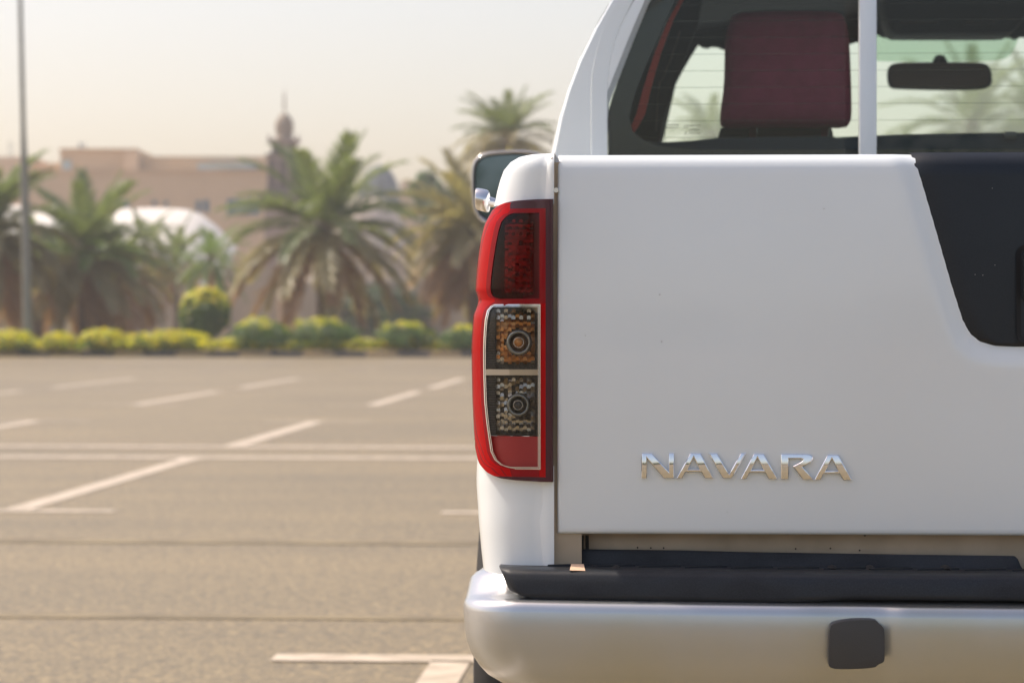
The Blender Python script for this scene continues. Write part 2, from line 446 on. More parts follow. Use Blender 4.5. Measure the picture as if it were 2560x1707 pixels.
def shrub(name, loc, rad, n, label, cat, group=None, mats=('shrub', 'shrub_y'), sunlit_top=.35, seed=1, sizes=(.05, .10), lift=None, lump=.25):
    root = empty(name, loc, 0, label, cat, group)
    v, f = leaf_cloud(n, rad, sizes, seed, lump=lump)
    zc = (rad[2] * .95) if lift is None else lift
    mi = []
    rnd = random.Random(seed + 5)
    for q in f:
        zz = v[q[0]][2] / rad[2]
        p_ = Vector(v[q[0]]); mi.append(1 if zz + rnd.gauss(0, .22) + .55 * mnoise.noise(p_ * 3.2 + Vector((seed, 0, 0))) > sunlit_top else 0)  # upper leaves take the yellow, painting in a sunlit top
    v = [(p[0], p[1], p[2] + zc) for p in v]
    mesh("foliage", v, f, [M[mats[0]], M[mats[1]]], root, mi=mi)
    tv, tf = [], []
    for k in range(5):
        a = k * 1.256 + seed; x, y = math.cos(a) * rad[0] * .5, math.sin(a) * rad[1] * .5
        b = len(tv); r = .025
        tv += [(-r, -r, 0), (r, -r, 0), (0, r, 0), (x - r * .4, y, zc), (x + r * .4, y, zc), (x, y + r, zc)]
        tf += [(b, b + 1, b + 4, b + 3), (b + 1, b + 2, b + 5, b + 4), (b + 2, b, b + 3, b + 5)]
    mesh("stem", tv, tf, M['twig'], root)
    return root

def bed_point(px, Y): return ((px - 1280) / F * Y, Y, .13)

hz = [  # px centre, half width px, top py, distance, label
    (650, 80, 802, 71.15, "round green hedge bush with tips coloured sunlit yellow left of the big palm trunk"),
    (812, 80, 800, 71.2, "round green hedge bush right in front of the big palm trunk"),
    (1012, 72, 808, 71.1, "lower rounded hedge bush to the right of the palm trunk"),
    (1158, 62, 818, 71.1, "hedge bush at the kerb partly hidden by the tail lamp"),
    (440, 80, 826, 71.2, "loose yellow green bush below the round clipped tree"),
    (255, 52, 824, 71.1, "small yellow green bush beside the lamp post, on its right"),
    (150, 40, 832, 71.1, "smallest low yellow bush just right of the lamp post foot"),
    (28, 62, 828, 71.2, "low yellow bush at the left edge of the picture"),
    (350, 46, 834, 71.3, "tiny yellow bush under the slim pale palm trunk"),
]
for i, (px, hw, top, Y, lb) in enumerate(hz):
    s = F / Y; zt = H + (HY - top) / s
    rx = hw / s; rz = (zt - .13) / 1.85
    yel = i >= 4
    shrub("hedge_bush", bed_point(px, Y), (rx, .8 if not yel else .6, rz), 3600 if not yel else 2200, lb, "bush", "hedge bushes along the kerb",
          mats=('shrub', 'shrub_y'), sunlit_top=.72 if not yel else .02, seed=20 + i, sizes=(.035, .075))
for i, px in enumerate((1330, 1520, 1700, 1900, 2110, 2320, 2500, -130, -300)):
    if i > 6: lb = "hedge bush outside the picture on the left"; 
    s = F / 72.
    shrub("hedge_bush", bed_point(px, 72.0 + .3 * (i % 2)), (.82, .8, .42), 1500, ["hedge bush standing on the kerb line behind the pickup's cargo bed", "hedge bush on the kerb line just outside the left edge"][i > 6], "bush",
          "hedge bushes out of sight", sunlit_top=.42, seed=50 + i, sizes=(.05, .09))
shrub("clipped_tree", bed_point(512, 73.6), (.74, .74, .73), 6500, "round clipped bush with top coloured sunlit yellow beside the slim palms", "bush", mats=('shrub', 'shrub_y'), sunlit_top=.45, seed=77, sizes=(.04, .08), lift=1.02, lump=.12)

# yellow green ground cover between the bushes
def ground_cover():
    rnd = random.Random(4); v = []; f = []
    for _ in range(34000):
        px = rnd.uniform(-250, 1400); Y = 70.45 + abs(rnd.gauss(0, 1.3))
        x = (px - 1280) / F * Y - (Y - 70) * .0
        hgt = .27 + .18 * mnoise.noise(Vector((x * 1.1, Y * .9, 3))) + .08 * mnoise.noise(Vector((x * 4, Y * 3, 8)))
        z = .14 + max(.05, hgt) * rnd.random() ** .45
        s = rnd.uniform(.03, .065)
        nrm = Vector((rnd.gauss(0, .7), rnd.gauss(0, .7), 1)).normalized()
        a = nrm.orthogonal().normalized(); a.rotate(Matrix.Rotation(rnd.uniform(0, 6.28), 3, nrm)); b = nrm.cross(a)
        p = Vector((x, Y + .05, z)); k = len(v)
        v += [p - a * s, p + b * s * .5, p + a * s, p - b * s * .5]; f.append((k, k + 1, k + 2, k + 3))
    cm = [1 if mnoise.noise(Vector(v[q[0]]) * 2.3) + rnd.gauss(0, .25) > .22 else 0 for q in f]
    o = mesh("ground_cover", v, f, [M['shrub_y'], M['shrub']], mi=cm)
    tag(o, "yellow green ground cover growing between the hedge bushes", "plants", kind="stuff")
ground_cover()

# ---- palms
def frond_mesh(name, a0, droop, L, leafL, nleaf, mleaf, mrach, seed, vee=.35, sag=.25):
    rnd = random.Random(seed)
    v = []; f = []; mi = []
    N = 14; pts = []; ang = []
    p = Vector((0, 0, 0)); 
    for i in range(N + 1):
        s = i / N; a = R(a0 - droop * s ** 1.25)
        pts.append(p.copy()); ang.append(a)
        p = p + Vector((math.cos(a), 0, math.sin(a))) * (L / N)
    for i in range(N):          # three sided midrib
        r0 = .028 * (1 - i / N) + .004; r1 = .028 * (1 - (i + 1) / N) + .004
        k = len(v)
        for q, r, a in ((pts[i], r0, ang[i]), (pts[i + 1], r1, ang[i + 1])):
            up = Vector((-math.sin(a), 0, math.cos(a)))
            v += [q + up * r, q - up * r * .5 + Vector((0, r, 0)), q - up * r * .5 - Vector((0, r, 0))]
        f += [(k, k + 1, k + 4, k + 3), (k + 1, k + 2, k + 5, k + 4), (k + 2, k, k + 3, k + 5)]; mi += [1, 1, 1]
    for j in range(nleaf):
        s = .14 + .86 * (j + rnd.random() * .5) / nleaf
        x = s * N; i = min(int(x), N - 1); t = x - i
        q = pts[i].lerp(pts[i + 1], t); a = ang[i] * (1 - t) + ang[i + 1] * t
        fw = Vector((math.cos(a), 0, math.sin(a))); up = Vector((-math.sin(a), 0, math.cos(a)))
        ll = leafL * (.45 + .9 * math.sin(math.pi * min(1, s * .82 + .12))) * rnd.uniform(.8, 1.12)
        for sd_ in (-1, 1):
            d = (fw * (.75 + .5 * s) + Vector((0, sd_, 0)) * (1.05 - .45 * s) + up * (vee + rnd.gauss(0, .16))).normalized()
            d.z -= rnd.uniform(0, sag) ; d.normalize()
            w = d.cross(up).normalized() * .028 + up * rnd.uniform(-.016, .016)
            m_ = q + d * ll * .45; e = q + d * ll - Vector((0, 0, sag * .35 * ll))
            k = len(v); v += [q - w * .5, m_ - w, e, m_ + w, q + w * .5]
            f.append((k, k + 1, k + 2, k + 3, k + 4)); mi.append(0)
    me = bpy.data.meshes.new(name); me.from_pydata([tuple(x) for x in v], [], f)
    me.materials.append(M[mleaf]); me.materials.append(M[mrach])
    for pl, q in zip(me.polygons, mi): pl.material_index = q
    return me

FR = {}
for key, mleaf, mr in (('g', 'frond', 'rachis'), ('y', 'frond_y', 'rachis'), ('o', 'frond_o', 'rachis'), ('b', 'frond_b', 'rachis_b')):
    FR[key] = [frond_mesh("frond", a0, dr, 3.0, .52, 54, mleaf, mr, 11 * i + len(key)) for i, (a0, dr) in enumerate(((82, 22), (64, 42), (40, 58), (12, 62), (-18, 48), (-45, 28)))]

def palm(px, Y, crown_py, length, label, nf=44, keys='ggoo', dry=.8, group=None, seed=1, trunk_r=.2, trunk='bark', up=1.0, lo=-52, scale_up=1.0, ringbump=True):
    rnd = random.Random(seed)
    x = (px - 1280) / F * Y; zc = H + (HY - crown_py) / F * Y
    root = empty("palm_tree", (x, Y, .13), 0, label, "palm tree", group)
    hgt = zc - .13
    prof = []
    n = max(6, int(hgt / .14))
    for i in range(n + 1):
        t = i / n; r = trunk_r * (1.25 - .45 * t) if t < .12 else trunk_r * (1.18 - .25 * t)
        prof.append((r * (1 + (.10 if i % 2 else -.06)), t * hgt))
    prof.append((trunk_r * 1.35, hgt + .12)); prof.append((trunk_r * .4, hgt + .35)); prof.append((0, hgt + .4))
    v, f = lathe(prof, 12)
    mesh("trunk", v, f, M[trunk], root, smooth=True)
    for i in range(nf):
        t = (i + .5) / nf                     # 0 top, 1 bottom
        el = 78 - (78 - lo) * t ** .85 + rnd.gauss(0, 5)
        base = [82, 64, 40, 12, -18, -45]
        idx = min(range(6), key=lambda q: abs(base[q] - el))
        key = 'b' if (t > dry and rnd.random() < .75) else (keys[0] if t < .35 else keys[min(3, int(t * 4))])
        me = FR[key][idx]
        az = i * 2.39996 + rnd.gauss(0, .15)
        s = length / 3.0 * rnd.uniform(.88, 1.1) * (scale_up if t < .3 else 1)
        o = link("frond", me, root, (math.cos(az) * trunk_r * .4, math.sin(az) * trunk_r * .4, hgt + .1 - .25 * t),
                 (rnd.gauss(0, .10), R(base[idx] - el) * .9, az))
        o.scale = (s, s, s)
        if key == 'b': pass
    return root

G = "palms behind the hedge"
palm(812, 80, 575, 3.2, "largest green date palm with drooping fronds in front of the minaret", 58, 'ggoo', .76, G, 3, .22)
palm(215, 82, 640, 2.7, "broad bushy date palm with dry lower fronds right of the lamp post", 66, 'gyoo', .72, G, 4, .22)
palm(-35, 79, 590, 2.9, "date palm cut off by the left edge of the picture", 80, 'gooo', .8, G, 5, .24)
palm(1195, 84, 590, 2.75, "dusty olive date palm beside the pickup's tail lamp", 90, 'oooo', .62, G, 6, .28)
palm(1268, 110, 350, 2.5, "tallest palm rising behind the side mirror", 60, 'gooo', .85, G, 8, .2, trunk='palebark')
palm(528, 100, 648, 1.75, "thin pale green palm left of the largest palm", 26, 'yyyy', .9, G, 9, .13)
palm(366, 96, 615, 1.5, "small palm on a slim pale trunk", 30, 'gggo', .85, G, 10, .09, trunk='palebark')
palm(290, 92, 690, 2.3, "low palm with orange dry fronds between the slim trunk and the broad palm", 60, 'gooo', .5, G, 12, .18)
palm(95, 96, 680, 2.4, "low dusty palm behind the lamp post", 60, 'gooo', .6, G, 13, .2)
palm(440, 112, 650, 2.0, "far low palm above the round clipped bush", 30, 'gyoo', .8, G, 14, .14)
palm(2430, 88, 322, 2.9, "palm seen through the windshield under the rear-view mirror", 40, 'gggg', .9, G, 15, .2)
palm(2590, 92, 300, 2.6, "palm behind the cab at the right edge of the picture", 40, 'gggg', .9, G, 18, .2)
palm(1782, 90, 352, 1.9, "palm tips seen through the cab beside the maroon headrest", 36, 'gggo', .9, G, 16, .2)
palm(1470, 95, 560, 2.8, "palm hidden behind the pickup's bed", 36, 'gooo', .8, G, 17, .2)

def tree(loc, h, rad, label, seed, n=4200, group=None, mat='tree'):
    root = empty("tree", loc, 0, label, "tree", group)
    v, f = lathe([(.22, 0), (.16, h * .3), (.11, h * .62), (.03, h * .95)], 8); mesh("trunk", v, f, M['twig'], root, smooth=True)
    v, f = leaf_cloud(n, rad, (.09, .2), seed, lump=.45, shell=.35)
    mesh("crown", [(p[0], p[1], p[2] + h) for p in v], f, M[mat], root)
    return root
def tree_px(px, Y, top, hw, bot, label, seed, **k):
    s = F / Y; zt = H + (HY - top) / s; zb = H + (HY - bot) / s
    return tree(((px - 1280) / s, Y, .13), (zt + zb) / 2 - .13, (hw / s, hw / s, (zt - zb) / 2 / 1.25), label, seed, **k)
tree_px(1062, 150, 425, 34, 520, "small bright green tree in the gap right of the blue dome", 31, mat='shrub')
tree_px(1150, 130, 425, 90, 640, "dusty dark tree behind the side mirror", 32)
tree_px(410, 130, 640, 55, 800, "bluish green tree in the gap left of the thin palm", 33)
tree_px(960, 118, 700, 120, 850, "low dark shrubbery tree behind the largest palm's right side", 34)
# a row of trees behind the camera: the chrome letters and the mirror show it
for i in range(11):
    tree((-30 + i * 5.6 + random.uniform(-1, 1), -50 + random.uniform(-2, 2), 0), 2.9 + random.uniform(-.3, .4), (2.9, 2.3, 1.75),
         "broad green tree in the row mirrored by the chrome letters", 60 + i, n=1500, group="trees behind the camera")

# ------------------------------------------------------------------ buildings and poles
def px_box(name, x0, x1, top, Y, mat, parent, depth=20, bot=None, org=None):
    a = W(x0, top, Y); b = W(x1, top, Y); z0 = .0 if bot is None else W(x0, bot, Y).z
    o = org or Vector((0, 0, 0))
    return box(name, a.x - o.x, b.x - o.x, Y - o.y, Y + depth - o.y, z0 - o.z, a.z - o.z, mat, parent)

Yb = 200.0
org = Vector((W(380, 0, Yb).x, Yb, 0))
bld = empty("long_building", org, 0, "long flat roofed tan building behind the palms on the left", "building")
def bb(n, x0, x1, t, m, dy=0, d=20, bot=None): return px_box(n, x0, x1, t, Yb + dy, M[m], bld, d, bot, org)
bb("wall", 62, 690, 428, 'tan', 0, 30)
bb("wing", -260, 76, 392, 'tan_lt', 3, 30)
bb("upper_storey", 120, 152, 408, 'tan', 4, 20, 429)
bb("upper_storey", 150, 345, 373, 'tan', 2, 22, 429)
bb("upper_storey", 345, 700, 391, 'tan', 3.2, 22, 429)
bb("parapet", 62, 690, 425, 'tan', -.2, .2, 430)
bb("parapet", 148, 347, 371, 'tan', 1.8, .2, 376)
bb("stair_tower", 310, 344, 377, 'tan_lt', 1.5, .5, 445)
w = bb("window", 155, 178, 402, 'palewin', 1.88, .1, 444); 
for (a, b_, t, bt) in ((290, 322, 500, 520), (490, 502, 502, 530), (508, 522, 500, 530), (380, 392, 502, 512), (410, 420, 503, 513), (1, 12, 500, 512)):
    fr = bb("window", a, b_, t, 'bluewin', -.06, .05, bt)
w = bb("shop_window", 568, 648, 498, 'bluewin', -.12, .1, 537)
for k in range(1, 4):
    px_box("mullion", 568 + 20 * k - .8, 568 + 20 * k + .8, 498, Yb - .2, M['greyroof'], w, .06, 537, org)
for (x0, x1, t, bt) in ((210, 212, 372, 360), (198, 203, 352, 372)): bb("roof_mast", x0, x1, 356, 'greyroof', 6, .3, 374)
# curved canopy window on the upper storey
rows = []
for i in range(13):
    t = i / 12; px = 480 + 158 * t
    top = 420 - 14 * math.sin(t * math.pi * .55); bot = 434 + 0 * t
    a = W(px, top, Yb); b = W(px, bot, Yb); y = 2.9 - 1.6 * math.sin(math.pi * t)
    rows.append([(a.x - org.x, 3.1, a.z), (a.x - org.x, y, a.z), (a.x - org.x, y, a.z - .28), (b.x - org.x, y + .5, b.z), (b.x - org.x, 3.1, b.z)])
v, f = grid(rows); mesh("canopy", v, f, M['greyroof'], bld, mi=[1 if (j % 4) < 2 else 0 for j in range(len(f))] and None)
rows = []
for i in range(13):
    t = i / 12; px = 490 + 142 * t
    a = W(px, 409 - 3 * t, Yb); rows.append([(a.x - org.x, 1.15 - .2 * math.sin(math.pi * t), a.z), (a.x - org.x, 1.1, a.z - .35)])
v, f = grid(rows); mesh("canopy_fascia", v, f, M['palewin'], bld)

# white tensile canopy in front of the building
Yt = 150.0
def tent(name, x0, x1, prof, Y, label, depth=14):
    o = Vector((W((x0 + x1) / 2, 0, Y).x, Y, 0)); root = empty(name, o, 0, label, "canopy", "white tensile roofs before the long building")
    rows = []
    for j in range(9):
        tj = j / 8; yy = depth * tj; row = []
        for i in range(25):
            t = i / 24; px = x0 + (x1 - x0) * t; py = interp(prof, px)
            a = W(px, py, Y); row.append((a.x - o.x, yy, a.z - 3.2 * max(0, .5 - tj) ** 1.5 * 2.83 * 1.0 - .9 * max(0, tj - .5) * 2))
        rows.append(row)
    # front skirt
    rows.insert(0, [(p[0], -.02, .2 + (p[2] - .2) * .25) for p in rows[0]])
    v, f = grid(rows); mesh("membrane", v, f, M['membrane'], root, smooth=True)
    for px in (x0 + 6, x1 - 6):
        a = W(px, interp(prof, px), Y); vv, ff = lathe([(.12, 0), (.1, a.z - .8)], 10, c=(a.x - o.x, 1, 0)); mesh("pole", vv, ff, M['steel'], root, smooth=True)
tent("tensile_canopy", 190, 560, [(190, 540), (230, 518), (270, 509), (350, 507), (430, 511), (470, 525), (510, 556), (560, 610)], Yt, "wide white tensile roof between the broad palm and the thin palm")
tent("tensile_canopy", 40, 140, [(40, 515), (60, 500), (100, 497), (125, 510), (140, 540)], Yt, "narrow white tensile roof right beside the lamp post")
tent("tensile_canopy", -160, 42, [(-160, 540), (-100, 505), (0, 500), (42, 512)], Yt + 2, "white tensile roof at the left edge of the picture")

# low boundary wall
o = Vector((W(520, 0, 118).x, 118, 0)); bw = empty("boundary_wall", o, 0, "low pinkish garden wall seen in gaps between the palm fronds", "wall")
for (x0, x1, t) in ((-200, 240, 735), (240, 560, 715), (560, 700, 668), (700, 1300, 705)):
    px_box("wall_panel", x0, x1 - 2, t, 118, M['wall'], bw, .3, None, o)
for x0 in (239, 559, 699): px_box("pillar", x0 - 5, x0 + 5, (700 if x0 < 600 else 655), 117.8, M['tan_lt'], bw, .7, None, o)

# minaret
Ym = 186.0; sm = F / Ym
mx = (711 - 1280) / sm
mn = empty("minaret", (mx, Ym, 0), 0, "brown mosque minaret with onion dome and thin finial", "minaret")
def zz(py): return H + (HY - py) / sm
def sq(name, hw, t, b, mat, parent=mn, yo=0): return box(name, -hw / sm, hw / sm, -hw / sm + yo, hw / sm + yo, zz(b), zz(t), M[mat], parent)
sq("base", 46, 505, 830, 'minaret'); sq("balcony", 56, 484, 505, 'minaret_dark')
sh = sq("lower_shaft", 40, 392, 484, 'minaret')
for k in (-1, 0, 1):      # tall dark arched openings
    c = k * 26 / sm; a = 8 / sm
    arch = [(c - a, zz(470)), (c + a, zz(470)), (c + a, zz(412))] + [(c + a * math.cos(q), zz(412) + a * 1.5 * math.sin(q)) for q in (.5, 1.05, 1.57, 2.1, 2.64)] + [(c - a, zz(412))]
    prism("arched_opening", arch, -40 / sm - .12, -40 / sm + .02, M['minaret_dark'], sh)
for k in range(9): box("lattice_post", (-38 + k * 9.5) / sm - .06, (-38 + k * 9.5) / sm + .06, -46 / sm, -44 / sm, zz(484), zz(468), M['minaret_dark'], mn)
sq("cornice", 43, 386, 393, 'minaret_dark')
us = sq("upper_shaft", 30, 357, 386, 'minaret')
for k in (-1, 1):
    c = k * 20 / sm; a = 6 / sm
    arch = [(c - a, zz(384)), (c + a, zz(384)), (c + a, zz(366))] + [(c + a * math.cos(q), zz(366) + a * math.sin(q)) for q in (.8, 1.57, 2.3)] + [(c - a, zz(366))]
    prism("arched_window", arch, -30 / sm - .1, -30 / sm + .02, M['minaret_dark'], us)
sq("cornice", 38, 350, 357, 'minaret')
v, f = lathe([(r / sm, zz(p)) for r, p in ((21, 350), (21, 335), (23, 325), (23.5, 315), (22, 305), (18, 296), (12, 289), (6, 284), (2, 281), (0, 279))], 20); mesh("dome", v, f, M['minaret_dome'], mn, smooth=True)
v, f = lathe([(r / sm, zz(p)) for r, p in ((2.5, 283), (2, 270), (4.5, 263), (2, 257), (2, 248), (3.5, 243), (1.4, 238), (1.2, 230), (0, 222))], 10); mesh("finial", v, f, M['minaret_dome'], mn, smooth=True)
for k in (-1, 1): box("corner_turret", k * 36 / sm - .1, k * 36 / sm + .1, -36 / sm, -30 / sm, zz(350), zz(342), M['minaret'], mn)

# mosque domes
def dome_building(name, px, Y, top, hw, base, mat, label, wmat):
    s = F / Y; x = (px - 1280) / s; root = empty(name, (x, Y, 0), 0, label, "building")
    zt, zb = H + (HY - top) / s, H + (HY - base) / s; r = hw / s
    prof = [(r * math.cos(a) * (1.0), zb + (zt - zb) * math.sin(a) ** .92) for a in [i * math.pi / 28 for i in range(14)]] + [(0, zt + .25)]
    v, f = lathe([(r * 1.03, zb - .8), (r * 1.03, zb)] + prof, 36); mesh("dome", v, f, M[mat], root, smooth=True)
    box("hall", -r * 1.15, r * 1.15, -r * 1.1, r * 1.1, 0, zb - .8, M[wmat], root)
    return root
dome_building("pale_domed_hall", 925, 175, 492, 82, 590, 'paledome', "pale domed hall behind the largest palm", 'paledome')
dome_building("blue_domed_hall", 948, 260, 414, 52, 505, 'slate', "dark slate blue dome right of the largest palm's top", 'slate')
o = Vector((W(1040, 0, 270).x, 270, 0)); r_ = empty("far_building", o, 0, "far pale brown block right of the slate blue dome", "building")
px_box("wall", 1000, 1110, 458, 270, M['tan'], r_, 12, None, o)
px_box("roof", 1004, 1060, 452, 272, M['tan_lt'], r_, 8, 458, o)

# lamp post
Yp = 72.6; sp = F / Yp; xp = (71 - 1280) / sp
lp = empty("lamp_post", (xp, Yp, .13), 0, "tall tapering grey lamp post at the left of the hedge", "lamp post")
ztop = 15.0
def wpx(py): return interp([(-500, 5), (0, 5.6), (350, 6.6), (390, 9), (500, 11), (860, 12.8)], py) / sp
prof = []
for i in range(31):
    z = ztop * i / 30; py = HY - (z + .13 - H) * sp; prof.append((wpx(py), z))
v, f = lathe(prof, 16); v = [(p[0] - .22 * (p[2] / 9.5), p[1], p[2]) for p in v]
mesh("pole", v, f, M['steel'], lp, smooth=True)
v, f = lathe([(.26, 0), (.26, .04), (.17, .06), (.16, .3)], 16); mesh("base_plate", v, f, M['steel'], lp, smooth=True)
tx = -.22 * ztop / 9.5
arm = box("arm", tx - 1.3, tx + 1.3, -.05, .05, ztop - .15, ztop - .03, M['steel'], lp)
for k in (-1, 1): box("lamp_head", tx + k * 1.3 - .35, tx + k * 1.3 + .35, -.16, .16, ztop - .2, ztop - .04, M['steel'], lp, bevel=.03)
# distant masts on the skyline
for px, t, lb in ((22, 352, "thin distant mast on the skyline at far left"), (30, 356, "second thin distant mast close beside the first at far left")):
    v, f = lathe([(.12, 0), (.06, W(px, t, 240).z)], 8); o = mesh("mast", v, f, M['steel'], None, smooth=True); o.location = (W(px, 0, 240).x, 240, 0); tag(o, lb, "mast")

# ------------------------------------------------------------------ haze
hzv, hzf = box_vf(-420, 420, -62, 345, -1.2, 36)
hzo = mesh("haze", hzv, hzf, bpy.data.materials.new("haze_air")); tag(hzo, "thin pale haze in the air over the whole place", "haze", kind="stuff")
hm = hzo.data.materials[0]; hm.use_nodes = True; nt = hm.node_tree; nt.nodes.clear()
ho = nt.nodes.new("ShaderNodeOutputMaterial"); pv = nt.nodes.new("ShaderNodeVolumePrincipled")
pv.inputs["Color"].default_value = (.93, .93, .93, 1); pv.inputs["Density"].default_value = .00115; pv.inputs["Anisotropy"].default_value = .3
nt.links.new(pv.outputs[0], ho.inputs["Volume"])


# ------------------------------------------------------------------ the pickup
TH = R(3.0); CX, CY = .826, 3.46
ct, st = math.cos(TH), math.sin(TH)
def L(px, py, yl):
    """truck-frame (x, z) of what shows at photograph pixel (px,py) on the plane y = yl of the truck"""
    a = (px - 1280) / F
    t = (yl + CX * st + CY * ct) / (a * st + ct)
    X, Y, Z = a * t, t, H + (HY - py) / F * t
    return ((X - CX) * ct - (Y - CY) * st, Z)
def LX(px, yl): return L(px, HY, yl)[0]
def PX(x, y, z=0):
    X = CX + x * ct + y * st; Y = CY - x * st + y * ct
    return 1280 + X / Y * F, HY - (z - H) / Y * F
def LZ(py, yl, px=1390): return L(px, py, yl)[1]

truck = empty("pickup_truck", (CX, CY, 0), -TH, "white pickup truck seen close from behind at its left rear corner", "pickup truck")
def mir(pts): return [(-p[0], p[1], p[2]) for p in pts]

# ---- tailgate with recessed panel border
xg = LX(1393, 0); zT = LZ(385, 0); zB = LZ(1335, 0)
trim_px = [(2279, 386), (2300, 452), (2340, 592), (2374, 712), (2402, 800), (2420, 834), (2446, 855), (2484, 865), (2540, 867), (2640, 868)]
trim_l = [L(a, b, 0) for a, b in trim_px]; trim_l[-1] = (0.0, trim_l[-1][1])
trim_poly = trim_l + [(-x, z) for x, z in reversed(trim_l[:-1])]
def seg_d(px_, pz, a, b):
    ax, az = a; bx, bz = b; dx, dz = bx - ax, bz - az
    t = max(0, min(1, ((px_ - ax) * dx + (pz - az) * dz) / (dx * dx + dz * dz)))
    return math.hypot(px_ - ax - t * dx, pz - az - t * dz)
def trim_dist(x, z):
    x = -abs(x)
    d = min(seg_d(x, z, trim_l[i], trim_l[i + 1]) for i in range(len(trim_l) - 1))
    xb = interp([(p[1], p[0]) for p in reversed(trim_l)], z)
    inside = (x > xb) and z > trim_l[-1][1]
    return -d if inside else d
def sstep(a, b, x):
    t = max(0, min(1, (x - a) / (b - a))); return t * t * (3 - 2 * t)
NX, NZ = 150, 72
zs = [zB, zB + .0012, zB + .004, zB + .009] + [zB + .016 + (zT - .03 - zB - .016) * i / NZ for i in range(NZ + 1)] + [zT - .02, zT - .012, zT - .006, zT - .002, zT]
xsn = [-xg * q for q in (1, .9985, .996, .990)]; xs_ = sorted([xg, xg * .9988, xg * .9965, xg * .992] + [xg * .988 + (-2 * xg * .988) * i / (2 * NX) for i in range(2 * NX + 1)] + xsn)
rows = []
for z in zs:
    row = []
    for x in xs_:
        de = min(abs(xg) - abs(x), z - zB); e = .0045
        y = 0.0
        if de < e: y += e - math.sqrt(max(0, e * e - (e - de) ** 2))
        dt = zT - z; rt = .020
        if dt < rt: y += rt - math.sqrt(max(0, rt * rt - (rt - dt) ** 2))
        u = (z - zB) / (zT - zB); y += .010 * (2 * u - .9) ** 2          # slight barrel
        y += .007 * (1 - sstep(-.004, .026, trim_dist(x, z)))
        row.append((x, y, z))
    rows.append(row)
rows.append([(x, .055, zT + .001) for x in xs_])
v, f = grid(rows)
tg = mesh("tailgate", v, f, M['paint'], truck, smooth=True)
box("inner_panel", xg + .012, -xg - .012, .056, .072, zB + .02, zT - .004, M['paint'], tg, bevel=.003)
def ybar(z): u = (z - zB) / (zT - zB); return .010 * (2 * u - .9) ** 2
# black trim panel
def trim_mesh():
    poly = [(x, z) for x, z in trim_poly]
    N = 26; rows = []
    zlo = trim_l[-1][1] + .0008; zhi = zT + .002
    tab = [(p[1], p[0]) for p in reversed(trim_l)]
    for j in range(N + 1):
        t = j / N; t2 = t ** 1.7 if t < .5 else t ** 1.7
        z = zlo + (zhi - zlo) * t2
        xl = interp(tab, z) + .0015
        for_r = []
        for i in range(41):
            q = i / 40; x = xl + (-2 * xl) * q
            ed = min(x - xl, -xl - x, z - zlo + .0005)
            y = ybar(z) + .0035 + (.004 * (1 - math.sqrt(max(0, 1 - (1 - min(1, max(0, ed) / .004)) ** 2))) if ed < .004 else 0)
            if zhi - z < .012: y += .012 - math.sqrt(max(0, .012 ** 2 - (.012 - (zhi - z)) ** 2))
            for_r.append((x, y, z))
        rows.append(for_r)
    rows.append([(p[0], .056, zhi + .001) for p in rows[-1]])
    v, f = grid(rows); return mesh("trim_panel", v, f, M['trim'], tg, smooth=True)
trim_mesh()
hx0, hz0 = L(2545, 620, 0); _, hz1 = L(2545, 752, 0)
prism("tailgate_handle", rrect(hx0 + .006, -hx0 - .006, hz1, hz0 - .004, .008), -.006, .02, M['plastic'], tg, bevel=.003)
fr_o = rrect(hx0 - .002, -hx0 + .002, hz1 - .055, hz0 + .004, .012); fr_i = rrect(hx0 + .004, -hx0 - .004, hz1 - .05, hz0 - .002, .008)
n = len(fr_o); v = [(x, ybar(z) - .001, z) for x, z in fr_o] + [(x, ybar(z) + .002, z) for x, z in fr_i]
mesh("handle_frame", v, [(i, (i + 1) % n, n + (i + 1) % n, n + i) for i in range(n)], M['dark'], tg, smooth=True)

# badge letters
LT = {
 'N': ([(172,128),(272,128),(438,305),(438,128),(490,128),(490,372),(392,372),(222,172),(222,372),(172,372)], None),
 'A': ([(650,128),(750,128),(875,372),(795,372),(757,310),(602,310),(570,372),(515,372)], [(683,165),(742,286),(624,286)]),
 'V': ([(830,128),(912,128),(1030,330),(1145,128),(1195,128),(1055,372),(970,372)], None),
 'A2': ([(1272,133),(1370,133),(1503,378),(1418,378),(1385,315),(1230,315),(1198,378),(1145,378)], [(1308,170),(1368,290),(1248,290)]),
 'R': ([(1537,135),(1790,135),(1830,143),(1850,163),(1850,186),(1830,214),(1750,260),(1860,385),(1755,385),(1655,255),(1728,218),(1752,200),(1752,186),(1735,180),(1612,180),(1612,382),(1537,382)], None),
 'A3': ([(1995,143),(2100,143),(2232,390),(2150,390),(2112,325),(1955,325),(1925,388),(1865,388)], [(2037,180),(2097,302),(1975,302)])}
